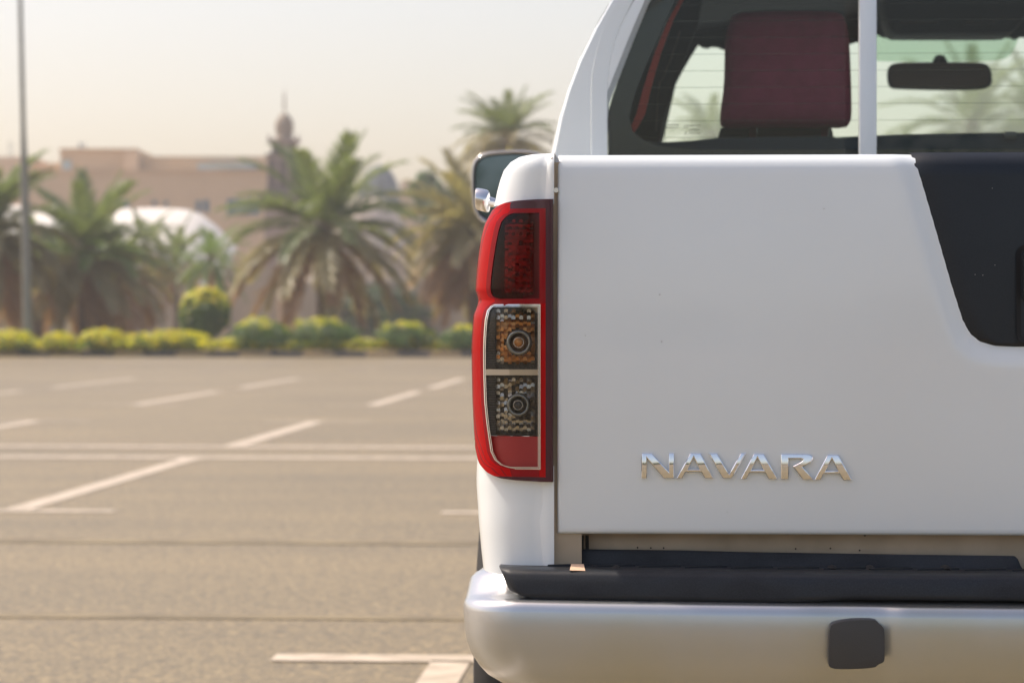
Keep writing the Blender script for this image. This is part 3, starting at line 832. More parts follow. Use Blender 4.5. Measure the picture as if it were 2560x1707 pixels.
for k, (outer, hole) in LT.items():
    def cv(p): return L(1560 + p[0] / 3.92, 1100 + p[1] / 3.92, 0)
    cu = bpy.data.curves.new("letter", 'CURVE'); cu.dimensions = '2D'; cu.fill_mode = 'BOTH'
    for poly in (outer, hole):
        if not poly: continue
        s = cu.splines.new('POLY'); s.points.add(len(poly) - 1)
        for i, p in enumerate(poly): x, z = cv(p); s.points[i].co = (x, z, 0, 1)
        s.use_cyclic_u = True
    cu.extrude = .0008; cu.bevel_depth = .0014; cu.bevel_resolution = 2; cu.offset = -.0012
    tmp = bpy.data.objects.new("t", cu); COL.objects.link(tmp)
    me = bpy.data.meshes.new_from_object(tmp.evaluated_get(bpy.context.evaluated_depsgraph_get()))
    bpy.data.objects.remove(tmp)
    me.materials.clear(); me.materials.append(M['chrome'])
    bm = bmesh.new(); bm.from_mesh(me); zm = LZ(1165, 0)
    for q in range(-9, 10):
        bmesh.ops.bisect_plane(bm, geom=bm.verts[:] + bm.edges[:] + bm.faces[:], plane_co=(0, zm + q * .0016, 0), plane_no=(0, 1, 0))
    for vt in bm.verts: vt.co.z -= 5.6 * (vt.co.y - zm) ** 2
    for fc in bm.faces: fc.smooth = True
    bm.to_mesh(me); bm.free(); me.set_sharp_from_angle(angle=R(25))
    o = link("badge_letter", me, tg, (0, ybar(LZ(1165, 0)) - .0022, 0), (R(90 - 5), 0, 0))
    # tilt about the letter row's own height
    zc = LZ(1165, 0); o.location.y = ybar(zc) - .0038 ; o.rotation_euler = (R(90), 0, 0)
    o["label"] = "chrome letter %s of the badge" % k[0]

# ---- bed side panels
XI = LX(1385, 0)
body_tab = [(383.5, 1372), (384.5, 1331), (389, 1302), (402, 1279), (422, 1262), (445, 1253), (473, 1245), (502, 1239), (540, 1226), (600, 1210), (700, 1196), (850, 1187), (1000, 1188),
            (1100, 1192), (1160, 1192), (1200, 1190.5), (1221, 1190.5), (1310, 1197), (1392, 1204), (1434, 1209), (1500, 1216), (1620, 1232)]
def plan(xs, yr, r, yend, n=2.3, xi=None, bow=.006):
    """rear-face curve in plan from the gap round the corner and forward along the side"""
    xi = XI if xi is None else xi
    pts = []
    for i in range(14):
        t = i / 14; x = xi + (xs + r - xi) * t; pts.append((x, yr + bow * t * t))
    for i in range(17):
        a = math.pi / 2 * i / 16
        x = xs + r - r * abs(math.sin(a)) ** (2 / n); y = yr + bow + r * (1 - abs(math.cos(a)) ** (2 / n))
        pts.append((x, y))
    y0 = pts[-1][1]
    for i in range(1, 41): 
        pts.append((xs - .022 * sstep(0, 1.35, (yend - y0) * i / 40) , y0 + (yend - y0) * (i / 40)))
    return pts
ARCH = (1.22, .36, .44)
def body_xs(py):
    px = interp(body_tab, py); return LX(px, .09)
def fender(side):
    pys = [383.5, 384, 385.2, 387, 390, 395, 402, 411, 422, 434, 446, 460, 474, 487, 494, 498] + [512 + i * 26 for i in range(26)] + [1188, 1204, 1225, 1260, 1300, 1340, 1380, 1420, 1460, 1500, 1540, 1580, 1620, 1700, 1780]
    rows = []
    for py in pys:
        xs = body_xs(py); r = min(interp([(440, .09), (500, .105), (1200, .105), (1300, .085)], py), (XI - xs) * .85)
        yr = .004 + (.0 if py > 420 else .010 * (1 - (py - 383.5) / 36.5) ** 2)
        if py < 384: yr += .006
        z = LZ(py, .02)
        rows.append([(x, y, z) for x, y in plan(xs, yr, r, 1.44)])
    nc = len(rows[0])
    v = []
    for row in rows:
        for x, y, z in row:
            d = math.hypot(y - ARCH[0], z - ARCH[1])
            if abs(d - ARCH[2]) < .022 and d > 0:
                k = ARCH[2] / d; y = ARCH[0] + (y - ARCH[0]) * k; z = ARCH[1] + (z - ARCH[1]) * k
            v.append((x, y, z))
    f = []
    for i in range(len(rows) - 1):
        py = (pys[i] + pys[i + 1]) / 2
        for j in range(nc - 1):
            q = (i * nc + j, i * nc + j + 1, (i + 1) * nc + j + 1, (i + 1) * nc + j)
            c = sum((Vector(v[t]) for t in q), Vector()) / 4
            if math.hypot(c.y - ARCH[0], c.z - ARCH[1]) < ARCH[2] - .004: continue
            if 512 < py < 1165 and c.y < .15:
                ppx = PX(c.x, c.y)[0]
                if py < 1112: continue
                if ppx > 1236 and c.y < .07: continue
            if py > 1500 and c.y < .3: continue
            f.append(q)
    # rail top and inner bed wall
    b = len(v); top = rows[0]
    for x, y, z in top: v.append((x, y, z))
    for x, y, z in top: v.append((max(XI, x) + .0, y, z + .0015) if False else (XI, max(y, .012), z + .0005))
    for j in range(nc - 1): f.append((b + j, b + nc + j, b + nc + j + 1, b + j + 1))
    v2 = [(x + 0.0, y, z) for x, y, z in v]
    if side > 0: v2 = mir(v2); f = [tuple(reversed(q)) for q in f]
    o = mesh("bed_side_panel", v2, f, M['paint'], truck, smooth=True)
    s = -side
    a, b_ = sorted((s * -XI * -1 if False else (XI if side < 0 else -XI), (XI + .05) if side < 0 else (-XI - .05)))
    return o
fenderL = fender(-1); fenderR = fender(1)
# bed inside: floor, inner walls, front bulkhead, jambs
ztop = LZ(384, .02)
for s in (-1, 1):
    a, b_ = sorted((s * abs(XI), s * (abs(XI) - .03)))
    box("bed_inner_wall", a, b_, .09, 1.40, .62, ztop - .003, M['paint'], truck)
    # door-jamb-like recess seen in the gap beside the tailgate
    a, b_ = sorted((s * (abs(XI) + .0015), s * (abs(XI) - .036)))
    box("tailgate_jamb", a, b_, .014, .02, LZ(1425, .02), ztop - .012, M['jamb'], truck)
    a, b_ = sorted((s * (abs(XI) + .002), s * (abs(XI) + .004)))
    box("jamb_return", a, b_, .008, .0135, LZ(1425, .02), ztop - .006, M['jamb'], truck)
box("bed_floor", XI + .03, -XI - .03, .09, 1.40, .60, .62, M['dark'], truck)
box("bed_front_wall", XI, -XI, 1.402, 1.43, .60, ztop - .02, M['paint'], truck)
vv, ff = lathe([(.0035, -.006), (.0035, .0)], 8, 'y', (XI + .0025, .012, LZ(476, .01))); mesh("gap_rivet", vv, ff, M['chrome_rough'], truck)
# sill below tailgate
sill = box("rear_sill", XI + .0005, -XI - .0005, .052, .081, LZ(1470, .05), LZ(1326, .05), M['jamb'], truck, bevel=.003)
for px in (1455, 1468): x, _ = L(px, 1350, .05); box("seam", x - .0022, x + .0022, .0505, .053, LZ(1450, .05), LZ(1337, .05), M['rubber'], sill)
for (px, py) in ((1594, 1368), (1627, 1369), (1659, 1369), (1989, 1371), (2076, 1370), (2149, 1375), (1428, 1350), (1431, 1356), (2162, 1338)):
    x, z = L(px, py, .05); vv, ff = lathe([(.0012, -.001), (.0010, .001)], 7, 'y', (x, .050, z)); mesh("rust_spot", vv, ff, M['rubber'], sill)

# ---- tail lamp
sil_tab = [(498, 1240), (521, 1233.5), (540, 1222), (557, 1213), (588, 1205), (640, 1197), (689, 1192), (715, 1190), (724, 1189.5), (736, 1194), (750, 1197.5), (764, 1194), (778, 1188.5), (786, 1185), (823, 1181.5), (873, 1179), (939, 1180),
           (1005, 1181.5), (1071, 1185), (1121, 1188), (1161, 1193), (1204, 1199)]
wl_tab = [(498, 1290), (531, 1290), (532, 1284), (535, 1273), (543, 1262), (554, 1253), (577, 1246), (611, 1239), (651, 1233), (692, 1227.6), (720, 1226), (732, 1228), (740, 1232), (745, 1240), (747, 1250),
          (754, 1250), (762, 1236), (765, 1229), (776, 1220), (800, 1214.5), (839, 1211.5), (879, 1210.5), (939, 1211), (1005, 1213), (1055, 1218), (1098, 1224), (1131, 1229), (1151, 1239), (1163, 1254), (1169, 1272), (1172, 1290), (1204, 1300)]
def lamp_row(py, off=0.0):
    xs = LX(interp(sil_tab, py), .085) - 0
    xi = LX(1383.5, 0)
    yr = -.004 + off
    return plan(xs + off, yr, min(.085, (xi - xs) * .74), .19, xi=xi, bow=.006)
def arcs(P):
    s = [0]
    for a, b in zip(P, P[1:]): s.append(s[-1] + math.hypot(a[0] - b[0], a[1] - b[1]))
    return s
def at_s(P, S, s):
    if s <= 0: return P[0]
    for i in range(len(S) - 1):
        if s <= S[i + 1]:
            t = (s - S[i]) / max(1e-9, S[i + 1] - S[i]); return (P[i][0] + (P[i + 1][0] - P[i][0]) * t, P[i][1] + (P[i + 1][1] - P[i][1]) * t)
    return P[-1]
def s_px(P, S, px):
    last = PX(*P[0])[0]
    for i in range(1, len(P)):
        c = PX(*P[i])[0]
        if c <= px: return S[i - 1] + (S[i] - S[i - 1]) * (last - px) / max(1e-6, last - c)
        if c > last + .01: return S[i - 1]
        last = c
    return S[-1]
def s_y(P, S, y):
    for i in range(20, len(P)):
        if P[i][1] >= y: return S[i]
    return S[-1]
# where the lens ends on the left: a pixel on the rear face or a distance round on the side
end_tab = [(498, ('p', 1345)), (500, ('p', 1300)), (503, ('p', 1276)), (508, ('p', 1254)), (514, ('p', 1243)), (521, ('y', .06)), (557, ('y', .09)), (600, ('y', .13)), (660, ('y', .15)), (1040, ('y', .15)), (1090, ('y', .12)), (1121, ('y', .07)),
           (1150, ('p', 1193)), (1161, ('p', 1197)), (1172, ('p', 1205)), (1184, ('p', 1218)), (1192, ('p', 1235)), (1197, ('p', 1252)), (1201, ('p', 1290)), (1204, ('p', 1350))]
def end_s(P, S, py):
    def val(e): return s_px(P, S, e[1]) if e[0] == 'p' else s_y(P, S, e[1])
    for (a, e), (c, g) in zip(end_tab, end_tab[1:]):
        if py <= c: t = (py - a) / (c - a); return val(e) * (1 - t) + val(g) * t
    return val(end_tab[-1][1])
UW = (532, 747); MW = (763, 1172)
def build_lamp(side):
    lamp = None
    pys = sorted(set([498, 499, 501, 503, 506, 510, 515, 521, 526, 532, 535, 539, 543, 548, 554, 565] + list(range(577, 716, 14)) + [715, 719, 724, 728, 732, 736, 740, 744, 747, 750, 754, 758, 763, 765, 770, 776, 786, 800] + list(range(815, 1121, 16)) +
                      [1121, 1131, 1141, 1151, 1157, 1163, 1169, 1172, 1176, 1180, 1184, 1188, 1192, 1195, 1197, 1199, 1201, 1203, 1204]))
    NA, NB, NC = 22, 4, 5
    rows = []
    for py in pys:
        P = lamp_row(py); S = arcs(P); z = LZ(py, .0)
        s1 = s_px(P, S, 1364); s2 = s_px(P, S, 1348.5); s3 = max(s2 + .001, s_px(P, S, interp(wl_tab, py))); se = end_s(P, S, py)
        se = max(se, .002); s1 = min(s1, se * .5); s2 = min(s2, se * .7); s3 = min(s3, se * .98)
        ss = [0, s1 * .06, s1 * .5, s1] + [s1 + (s2 - s1) * t for t in (.3, .7, 1)]
        ss += [s2 + (s3 - s2) * (i + 1) / NB for i in range(NB)]
        wid = min(.009, (se - s3) * .4)
        ss += [s3 + wid * .5, s3 + wid] + [s3 + wid + (se - s3 - wid) * (i + 1) / NA for i in range(NA)]
        row = []
        for q, s in enumerate(ss):
            x, y = at_s(P, S, s)
            if q == 0: y += .004
            row.append((x, y, z))
        # roll the last edge inwards
        x, y = row[-1][0], row[-1][1]; row.append((x + .006, y + .006, z))
        rows.append(row)
    rows.insert(0, [(p[0], p[1] + .012, p[2]) for p in rows[0]]); rows.append([(p[0], p[1] + .012, p[2]) for p in rows[-1]])
    pys2 = [pys[0]] + pys + [pys[-1]]
    nc = len(rows[0]); v = [p for r in rows for p in r]; f = []; mi = []
    for i in range(len(rows) - 1):
        c = (pys2[i] + pys2[i + 1]) / 2
        inwin = (UW[0] < c < UW[1]) or (MW[0] < c < MW[1])
        for j in range(nc - 1):
            if inwin and 6 <= j < 6 + NB: continue
            f.append((i * nc + j, (i + 1) * nc + j, (i + 1) * nc + j + 1, i * nc + j + 1))
            if j < 3 or c < 506 + 0 or c > 1190: mi.append(2)
            elif c < 522 and j < 12: mi.append(2)
            elif c > 758 and j < 6: mi.append(0)
            elif j < 12 or j in (17, 23, 24): mi.append(1)
            else: mi.append(0)
    flip = side > 0
    def tr(vs): return mir(vs) if flip else vs
    lamp = mesh("tail_lamp", tr(v), f, [M['red'], M['red_in'], M['maroon']], truck, smooth=True, mi=mi)
    # window panes on the lens surface
    def patch(name, p0, p1, mat, off=.0006, xr=1348.5, inset=0, n=8):
        ys = [p for p in pys if p0 < p < p1]; ys = [p0] + ys + [p1]; rws = []
        for py in ys:
            P = lamp_row(py, off); S = arcs(P); a = s_px(P, S, xr - inset); b = s_px(P, S, interp(wl_tab, py) + inset)
            rws.append([(*at_s(P, S, a + (b - a) * i / n), LZ(py, 0)) for i in range(n + 1)])
        vv, ff = grid(rws); return mesh(name, tr(vv), ff, mat, lamp, smooth=True)
    patch("stop_lens", UW[0], UW[1], M['dkred_glass'])
    patch("clear_lens", MW[0], 1090, M['clear'])
    patch("reflector", 1091, 1171, M['refl'], .003)
    # fine scored diagonal line and bright outline
    def outline(name, p0, p1, wpx, off, mat, inset):
        inner = []; outer = []
        ys = [p0] + [p for p in pys if p0 < p < p1] + [p1]
        def pt(py, px):
            P = lamp_row(py, off); S = arcs(P); x, y = at_s(P, S, s_px(P, S, px)); return (x, y, LZ(py, 0))
        for py in ys: outer.append(pt(py, interp(wl_tab, py) + inset)); inner.append(pt(min(max(py, p0 + wpx), p1 - wpx), interp(wl_tab, py) + inset + wpx))
        for px in [1295 + 6 * i for i in range(9)] + [1348.5 - inset]:
            outer.append(pt(p1, px)); inner.append(pt(p1 - wpx, min(px, 1348.5 - inset - wpx)))
        for py in reversed(ys[:-1]): outer.append(pt(py, 1348.5 - inset)); inner.append(pt(min(max(py, p0 + wpx), p1 - wpx), 1348.5 - inset - wpx))
        for px in [1343 - 6 * i for i in range(9)]:
            outer.append(pt(p0, px)); inner.append(pt(p0 + wpx, min(px, 1348.5 - inset - wpx)))
        m = len(outer); vv = outer + inner
        return mesh(name, tr(vv), [(i, (i + 1) % m, m + (i + 1) % m, m + i) for i in range(m)], mat, lamp, smooth=True)
    outline("outline", MW[0] - 2.5, MW[1] + 1, 2.6, -.0012, M['chrome_rough'], -2.6)
    outline("outline", MW[0] + 2, MW[1] - 3, 1.6, -.0010, M['chrome_rough'], 2.0)
    # cavities
    def cav(name, p0, p1, depth, mat):
        ys = [p0] + [p for p in pys if p0 < p < p1] + [p1]; rws = []
        for py in ys:
            P = lamp_row(py, 0); S = arcs(P); a = s_px(P, S, 1348.5); b = s_px(P, S, interp(wl_tab, py)); z = LZ(py, 0)
            A = at_s(P, S, a); B = at_s(P, S, b)
            rws.append([(A[0], A[1], z), (A[0], depth, z), (A[0] * .75 + B[0] * .25, depth, z), (A[0] * .5 + B[0] * .5, depth, z), (A[0] * .25 + B[0] * .75, depth, z), (B[0], depth + .004, z), (B[0], B[1], z)])
        for k, e in ((0, ys[0]), (-1, ys[-1])):
            r0 = rws[k]; y_ = min(p[1] for p in r0)
            cap = [(p[0], min(p[1], r0[0][1] + (r0[-1][1] - r0[0][1]) * i / 6), p[2]) for i, p in enumerate(r0)]
            rws.insert(0 if k == 0 else len(rws), cap)
        vv, ff = grid(rws); return mesh(name, tr(vv), ff, mat, lamp)
    cav("stop_chamber", UW[0], UW[1], .040, M['lampdark_red'])
    cav("signal_chamber", MW[0], 1090, .040, M['lampdark'])
    # pale wall added behind the wrapped red lens so the sun glows through
    rws = []
    for py in list(range(515, 1180, 24)):
        P = lamp_row(py, .028); S = arcs(P); a = s_px(P, S, interp(wl_tab, py) + 2); b = S[-1] * .98
        rws.append([(*at_s(P, S, a + (b - a) * i / 10), LZ(py, 0)) for i in range(11)])
    vv, ff = grid(rws); mesh("glow_wall", tr(vv), ff, M['lampwhite'], lamp, smooth=True)
    # divider
    def barp(name, p0, p1, mat, y=.004):
        a0 = LX(1345.5, 0); b0 = L(interp(wl_tab, (p0 + p1) / 2) + 4, 0, y)[0]
        vv, ff = box_vf(b0, a0, y, y + .02, LZ(p1, 0), LZ(p0, 0)); return mesh(name, tr(vv), ff, mat, lamp)
    barp("divider", 924, 938, M['divider'], .006)
    # facets
    rnd = random.Random(9 + side)
    def facets(name, cx, cy, p0, p1, rin, mats, cw=9.6, chh=8.2, x0=1241, x1=1343, y=.030, stuffy=None):
        for m_i, mat in enumerate(mats):
            vv = []; ff = []
            ny = int((p1 - p0) / chh); nx = int((x1 - x0) / cw)
            r2 = random.Random(int(cx + cy))
            for jj in range(ny):
                for ii in range(nx):
                    px = x0 + (ii + .5) * cw; py = p0 + (jj + .5) * chh + (3 if ii % 2 else -3) * .8 + 0
                    ang = math.atan2(cy - py, px - cx); rd = math.hypot(px - cx, py - cy); pick = r2.random() * .5 + (.36 if rd > 58 else .05); tx, tz = .34 * math.cos(ang) + r2.gauss(0, .10), .40 * math.sin(ang) + (.22 if (ii + jj) % 2 else -.22) + r2.gauss(0, .10); dz = .0055 * ((ii * 3 + jj) % 3) / 2 + r2.uniform(0, .001)
                    if math.hypot(px - cx, (py - cy)) < rin: continue
                    if (pick < .62) != (m_i == 0) and len(mats) > 1: continue
                    if len(mats) == 1 and pick < .12: continue
                    if px - cw / 2 < interp(wl_tab, py) + 7: continue
                    x, z = L(px, py, y); hw = cw / 2 / 1880 * .98; hh = chh / 2 / 1880 * .98
                    k = len(vv); yy = y - dz
                    corners = [(-hw, -hh), (hw, -hh), (hw, hh), (0, hh * 1.45), (-hw, hh)]
                    for (a, b) in corners: vv.append((x + a, yy + a * tx + b * tz, z + b))
                    for (a, b) in corners: vv.append((x + a, yy + .008, z + b))
                    ff.append((k, k + 1, k + 2, k + 3, k + 4))
                    for q in range(5): ff.append((k + q, k + 5 + q, k + 5 + (q + 1) % 5, k + (q + 1) % 5))
            if ff:
                o = mesh(name, tr(vv), ff, mat, lamp); o["kind"] = "stuff"
    facets("reflector_facets", 1297.5, 856, 776, 912, 33, [M['amber'], M['facet']])
    facets("reflector_facets", 1296, 1012, 948, 1082, 30, [M['facet']])
    facets("reflector_facets", 1300, 660, 552, 738, 0, [M['redfacet']], cw=9, chh=6.5, x0=1262, x1=1342)
    # ribbed dark strip on the left of the chambers
    for (p0, p1) in ((776, 920), (945, 1086)):
        vv = []; ff = []
        py = p0
        while py < p1:
            xl, z = L(interp(wl_tab, py) + 5, py, .02); xr, _ = L(1238, py, .02)
            q, g = box_vf(min(xl, xr - .001), xr, .020, .036, z, z + .0009); k = len(vv); vv += q; ff += [tuple(t + k for t in h) for h in g]; py += 4.2
        o = mesh("ribs", tr(vv), ff, M['lampbox'], lamp); o["kind"] = "stuff"
    # bulbs and rings
    for (cx, cy, r1, r2_, bm) in ((1297.5, 856, 33, 22, 'amber'), (1296, 1012, 30, 20, 'lampbox')):
        x, z = L(cx, cy, .02); k = 1 / 1880
        vv, ff = lathe([(r2_ * k, .030), (r2_ * k, .018), (r2_ * k * 1.12, .013), (r1 * k * .9, .014), (r1 * k, .019), (r1 * k, .032)], 32, 'y', (x, 0, z)); mesh("bulb_ring", tr(vv), ff[:-2], M['ringgrey'], lamp, smooth=True)
        vv, ff = lathe([(0, .012), (r2_ * k * .35, .0125), (r2_ * k * .62, .016), (r2_ * k * .85, .020), (r2_ * k * .98, .034)], 28, 'y', (x, 0, z)); mesh("bulb", tr(vv), ff, M[bm], lamp, smooth=True)
        vv, ff = lathe([(r2_ * k * .5, .0125), (r2_ * k * .56, .011), (r2_ * k * .62, .0125)], 24, 'y', (x, 0, z)); mesh("bulb_collar", tr(vv), ff[:-2], M['facet'], lamp, smooth=True)
    return lamp
lampL = build_lamp(-1); lampR = build_lamp(1)

# chrome cleat on the bed side
kz = LZ(508, .30, 1215); kx = LX(1240, .30)
hk = None
kk = (F / 3.8)
vv, ff = lathe([(0, LX(1188, .3)), (20 / kk, LX(1188.3, .3)), (26 / kk, LX(1190, .3)), (28 / kk, LX(1196, .3)), (28.5 / kk, LX(1217, .3)), (26 / kk, LX(1222, .3)), (21 / kk, LX(1224, .3)), (13 / kk, LX(1225, .3)), (11 / kk, LX(1240, .3)), (16 / kk, LX(1243, .3)), (16 / kk, LX(1262, .3))], 28, 'x', (0, .30, kz))
vv = [(p[0], p[1], p[2] - (p[0] - kx) * .22) for p in vv]
mesh("rope_cleat", vv, ff, M['chrome_rough'], truck, smooth=True, auto=50)

# ---- bumper
BT = [(1425, 1215, .00), (1427, 1192, -.004), (1432, 1178, -.012), (1445, 1167, -.028), (1470, 1163, -.046), (1490, 1160.5, -.062), (1497, 1159.8, -.070), (1500, 1159.6, -.082), (1503, 1159.4, -.090), (1508, 1159.3, -.097), (1514, 1159.2, -.101), (1524, 1159.2, -.104), (1534, 1159.5, -.105), (1565, 1161, -.106),
      (1594, 1163, -.106), (1623, 1168, -.105), (1655, 1179, -.103), (1683, 1197, -.100), (1707, 1218, -.096), (1735, 1262, -.088), (1770, 1330, -.070), (1800, 1420, -.045), (1815, 1500, .0)]
xrec0 = LX(2053, -.1); xrec1 = LX(2222, -.1)
def bdy(x, py):
    """crown of the bumper plus the shallow recess for the lamp"""
    x = -abs(x)
    y = .055 * (abs(x) / .9) ** 2.2
    k = sstep(1495, 1512, py)
    rec = sstep(xrec0 - .03, xrec0 + .025, x) * (1 - sstep(xrec1 - .008, xrec1 + .012, x))
    y += k * (.0028 * rec - .0025 * sstep(xrec1, xrec1 + .02, x))
    return y
def bumper_half(side):
    rows = []
    for (py, pxl, yo) in BT:
        xs = LX(pxl, .03); z = LZ(py, -.04 if py < 1495 else -.07, 1500)
        r = min(.085, .8 * abs(xs)); row = []
        N = 90
        for i in range(N + 1):
            x = (xs + r) * i / N
            row.append((x, yo + bdy(x, py), z))
        yb0 = row[-1][1]
        for i in range(1, 15):
            a = math.pi / 2 * i / 14; x = xs + r - r * math.sin(a) ** (2 / 2.2)
            row.append((x, yb0 + (bdy(x, 0) - bdy(xs + r, 0)) * .5 + r * (1 - math.cos(a) ** (2 / 2.2)), z))
            row[-1] = (x, row[-1][1], z + (LZ(py, row[-1][1], 1200) - z) * (i / 14 if py < 1560 else 0))
            zc_ = row[-1][2]
        y1 = row[-1][1]
        for i in range(1, 8): row.append((xs + .012 * i / 7, y1 + (.34 - y1) * i / 7, zc_))
        rows.append(row)
    v, f = grid(rows)
    return v, f
v, f = bumper_half(-1); v2 = mir(v); k = len(v)
vall = v + v2; fall = f + [tuple(reversed([q + k for q in g])) for g in f]
bumper = mesh("bumper", vall, fall, M['silver'], truck, smooth=True, weld=True)
# black step pad
pad_tab = [(1420.5, 1255), (1422, 1248), (1424, 1247), (1432, 1252), (1440, 1256), (1455, 1262), (1470, 1268), (1480, 1275), (1488, 1287), (1493, 1300), (1496.5, 1322), (1499, 1345), (1500, 1360)]
pad_y = [(1420, -.002), (1420.5, -.012), (1422, -.044), (1424, -.064), (1428, -.0795), (1435, -.0845), (1450, -.088), (1470, -.090), (1488, -.0915), (1496, -.090), (1499, -.083), (1500, -.065)]
rows = []
for py in [1420.5, 1421, 1422, 1423, 1424, 1426, 1428, 1431, 1435, 1440, 1447, 1455, 1463, 1471, 1480, 1485, 1490, 1494, 1496.5, 1498, 1499, 1500]:
    yo = interp(pad_y, py); xl = LX(interp(pad_tab, py), yo + .05); row = []
    N = 120
    for i in range(N + 1):
        x = xl * (1 - i / N)
        ppx = PX(x, -.08)[0]
        lift = 9 * sstep(1950, 2160, ppx) * sstep(1440, 1500, py)
        z = LZ(py - lift, -.05 if py > 1424 else -.05 + (1424 - py) * .006, 1500)
        dx = x - xl; e = .010
        ye = e - math.sqrt(max(0, e * e - (e - dx) ** 2)) if dx < e else 0
        row.append((x, yo + bdy(x, 0) + ye, z))
    rows.append(row + mir(list(reversed(row[:-1]))))
rows.insert(0, [(p[0], .045, p[2] - .004) for p in rows[0]])
v, f = grid(rows); pad = mesh("step_pad", v, f, M['plastic'], bumper, smooth=True)
# tread ribs across the step top and the little pale sticker
for i in range(26):
    x0 = -.78 + i * .06; zt_ = rows[5][0][2] + .0008
    vv, ff = box_vf(x0, x0 + .055, -.042 + .05 * (abs(x0) / .9) ** 2, -.036 + .05 * (abs(x0) / .9) ** 2, zt_ - .004, zt_ + .0012)
    vv = [(p[0], p[1] + (p[0] - x0) * .25, p[2] + (p[0] - x0) * .012) for p in vv]
    mesh("tread_rib", vv, ff, M['plastic'], pad)
x0, z0 = L(1425, 1425, -.03); x1, _ = L(1462, 1425, -.03)
mesh("sticker", [(x0, -.045, z0 + .0015), (x1 + .001, -.045, z0 + .0010), (x1 - .002, -.010, z0 + .0065), (x0 + .001, -.010, z0 + .0065)], [(0, 1, 2, 3)], M['sticker'], pad)
# upright shield behind the pad
kp = []
ktop = [(1437, 1373), (1560, 1374.5), (1700, 1376), (1900, 1381), (2100, 1384), (2300, 1387), (2538, 1390)]
x0 = LX(1437, .02); x1 = LX(2538, .0)
rows = []
for i in range(41):
    px = 1437 + (2538 - 1437) * i / 40; y = .036 - .03 * i / 40
    x, zt_ = L(px, interp(ktop, px), y); zb_ = zt_ - .040; bx = x - (.003 if i == 0 else 0)
    rows.append([(bx, y + .02, zt_ - .001), (x, y + .002, zt_), (x, y, zt_ - .003), (bx, y - .004, zb_), (bx, y + .02, zb_)])
xe = rows[-1][0][0]; ze = rows[-1][1][2]
for i, (dx, dz) in enumerate(((.004, -.004), (.007, -.012), (.012, -.020), (.020, -.026))):
    rows.append([(xe + dx, .028, ze + dz - .001), (xe + dx, .008, ze + dz), (xe + dx, .006, ze + dz - .003), (xe + dx, .002, ze - .04), (xe + dx, .028, ze - .04)])
v, f = grid(rows); mesh("step_shield", v, f, M['plastic'], bumper, smooth=True, auto=40)
for px in (1541, 2080, 2174, 2362):
    x, z = L(px, 1424, -.0); vv, ff = lathe([(.006, -.03), (.008, -.02), (.008, 0)], 12, 'y', (x, .0, z - .001)); mesh("clip", vv, ff, M['dark'], bumper, smooth=True)
# small dark lamp box on the bumper
lx0, lz0 = L(2071, 1670, -.11); lx1, lz1 = L(2211, 1547, -.11)
wv, hv = lx1 - lx0, lz1 - lz0
outl = [(0, .06), (.0, .5), (.02, .86), (.10, .93), (.35, .985), (.6, 1.0), (.8, .995), (.87, .965), (.88, .93), (.97, .86), (1, .76), (1, .3), (.995, .16), (.93, .12), (.86, .08), (.84, .04), (.6, .01), (.35, 0), (.12, .0), (.03, .03)]
poly = [(lx0 + a * wv, lz0 + b * hv) for a, b in smooth_poly(outl, 1)]
prism("plate_lamp", list(reversed(poly)), -.116, -.07, M['lampbox'], bumper, bevel=.006, seg=3)

# ---- chassis, wheels
def wheel(x, y, side):
    prof = [(.22, -.10), (.30, -.115), (.345, -.11), (.365, -.085), (.37, -.05), (.37, .05), (.365, .085), (.345, .11), (.30, .115), (.22, .10)]
    w_ = bpy.data.objects.new("wheel", None); COL.objects.link(w_); w_.parent = truck; w_.location = (x, y, .37)
    vv, ff = lathe(prof, 40, 'x'); mesh("tyre", vv, ff[:-2], M['rubber'], w_, smooth=True)
    vv, ff = lathe([(.0, .045 * side), (.06, .05 * side), (.07, .03 * side), (.17, .02 * side), (.20, .07 * side), (.225, .09 * side), (.225, -.09 * side)], 32, 'x'); mesh("rim", vv, ff, M['chrome_rough'], w_, smooth=True)
xw = LX(1199, 1.1)
for s in (-1, 1):
    wheel(s * (abs(xw) - .116), ARCH[0], s); wheel(s * (abs(xw) - .115), 4.42, s)
    a, b_ = sorted((s * .84, s * .50)); box("wheel_well", a, b_, .78, 1.66, .81, .83, M['dark'], truck)
    a, b_ = sorted((s * .40, s * .44)); box("chassis_rail", a, b_, .12, 4.8, .42, .54, M['dark'], truck)

# ---- cab
YR = 1.50
def lz(px, py, y=YR): return L(px, py, y)
Lout = [(-.885, .42), (-.895, .7), (-.88, .98), lz(1372, 400), lz(1380, 370), lz(1397, 293), lz(1418, 223), lz(1446, 150), lz(1485, 70), lz(1526, 0)]
xr_, zr_ = Lout[-1]
Lout += [(xr_ + .045, zr_ + .065), (xr_ + .10, zr_ + .115), (xr_ + .20, zr_ + .145), (-.25, zr_ + .163), (0, zr_ + .168)]
Lin = [(lz(1519, 430)[0], .5 + .74), (lz(1519, 430)[0], 1.245), (lz(1519, 430)[0], 1.25), (lz(1519, 430)[0], lz(1519, 430)[1]), lz(1518.5, 380), lz(1518.5, 300), lz(1522, 255), lz(1545, 198), lz(1583, 100), lz(1624, 0)]
xi_, zi_ = Lin[-1]
Lin += [(xi_ + .03, zi_ + .045), (xi_ + .07, zi_ + .065), (xi_ + .14, zi_ + .072), (-.22, zi_ + .078), (0, zi_ + .08)]
Lin[0] = (0.0, 1.235); Lin[1] = (Lin[3][0] * .55, 1.235); Lin[2] = (Lin[3][0] * .93, 1.238)
Lout2 = [(0, .42), (-.5, .42), (-.885, .45)] + Lout[3:]
Lout2[2] = (-.895, .7)
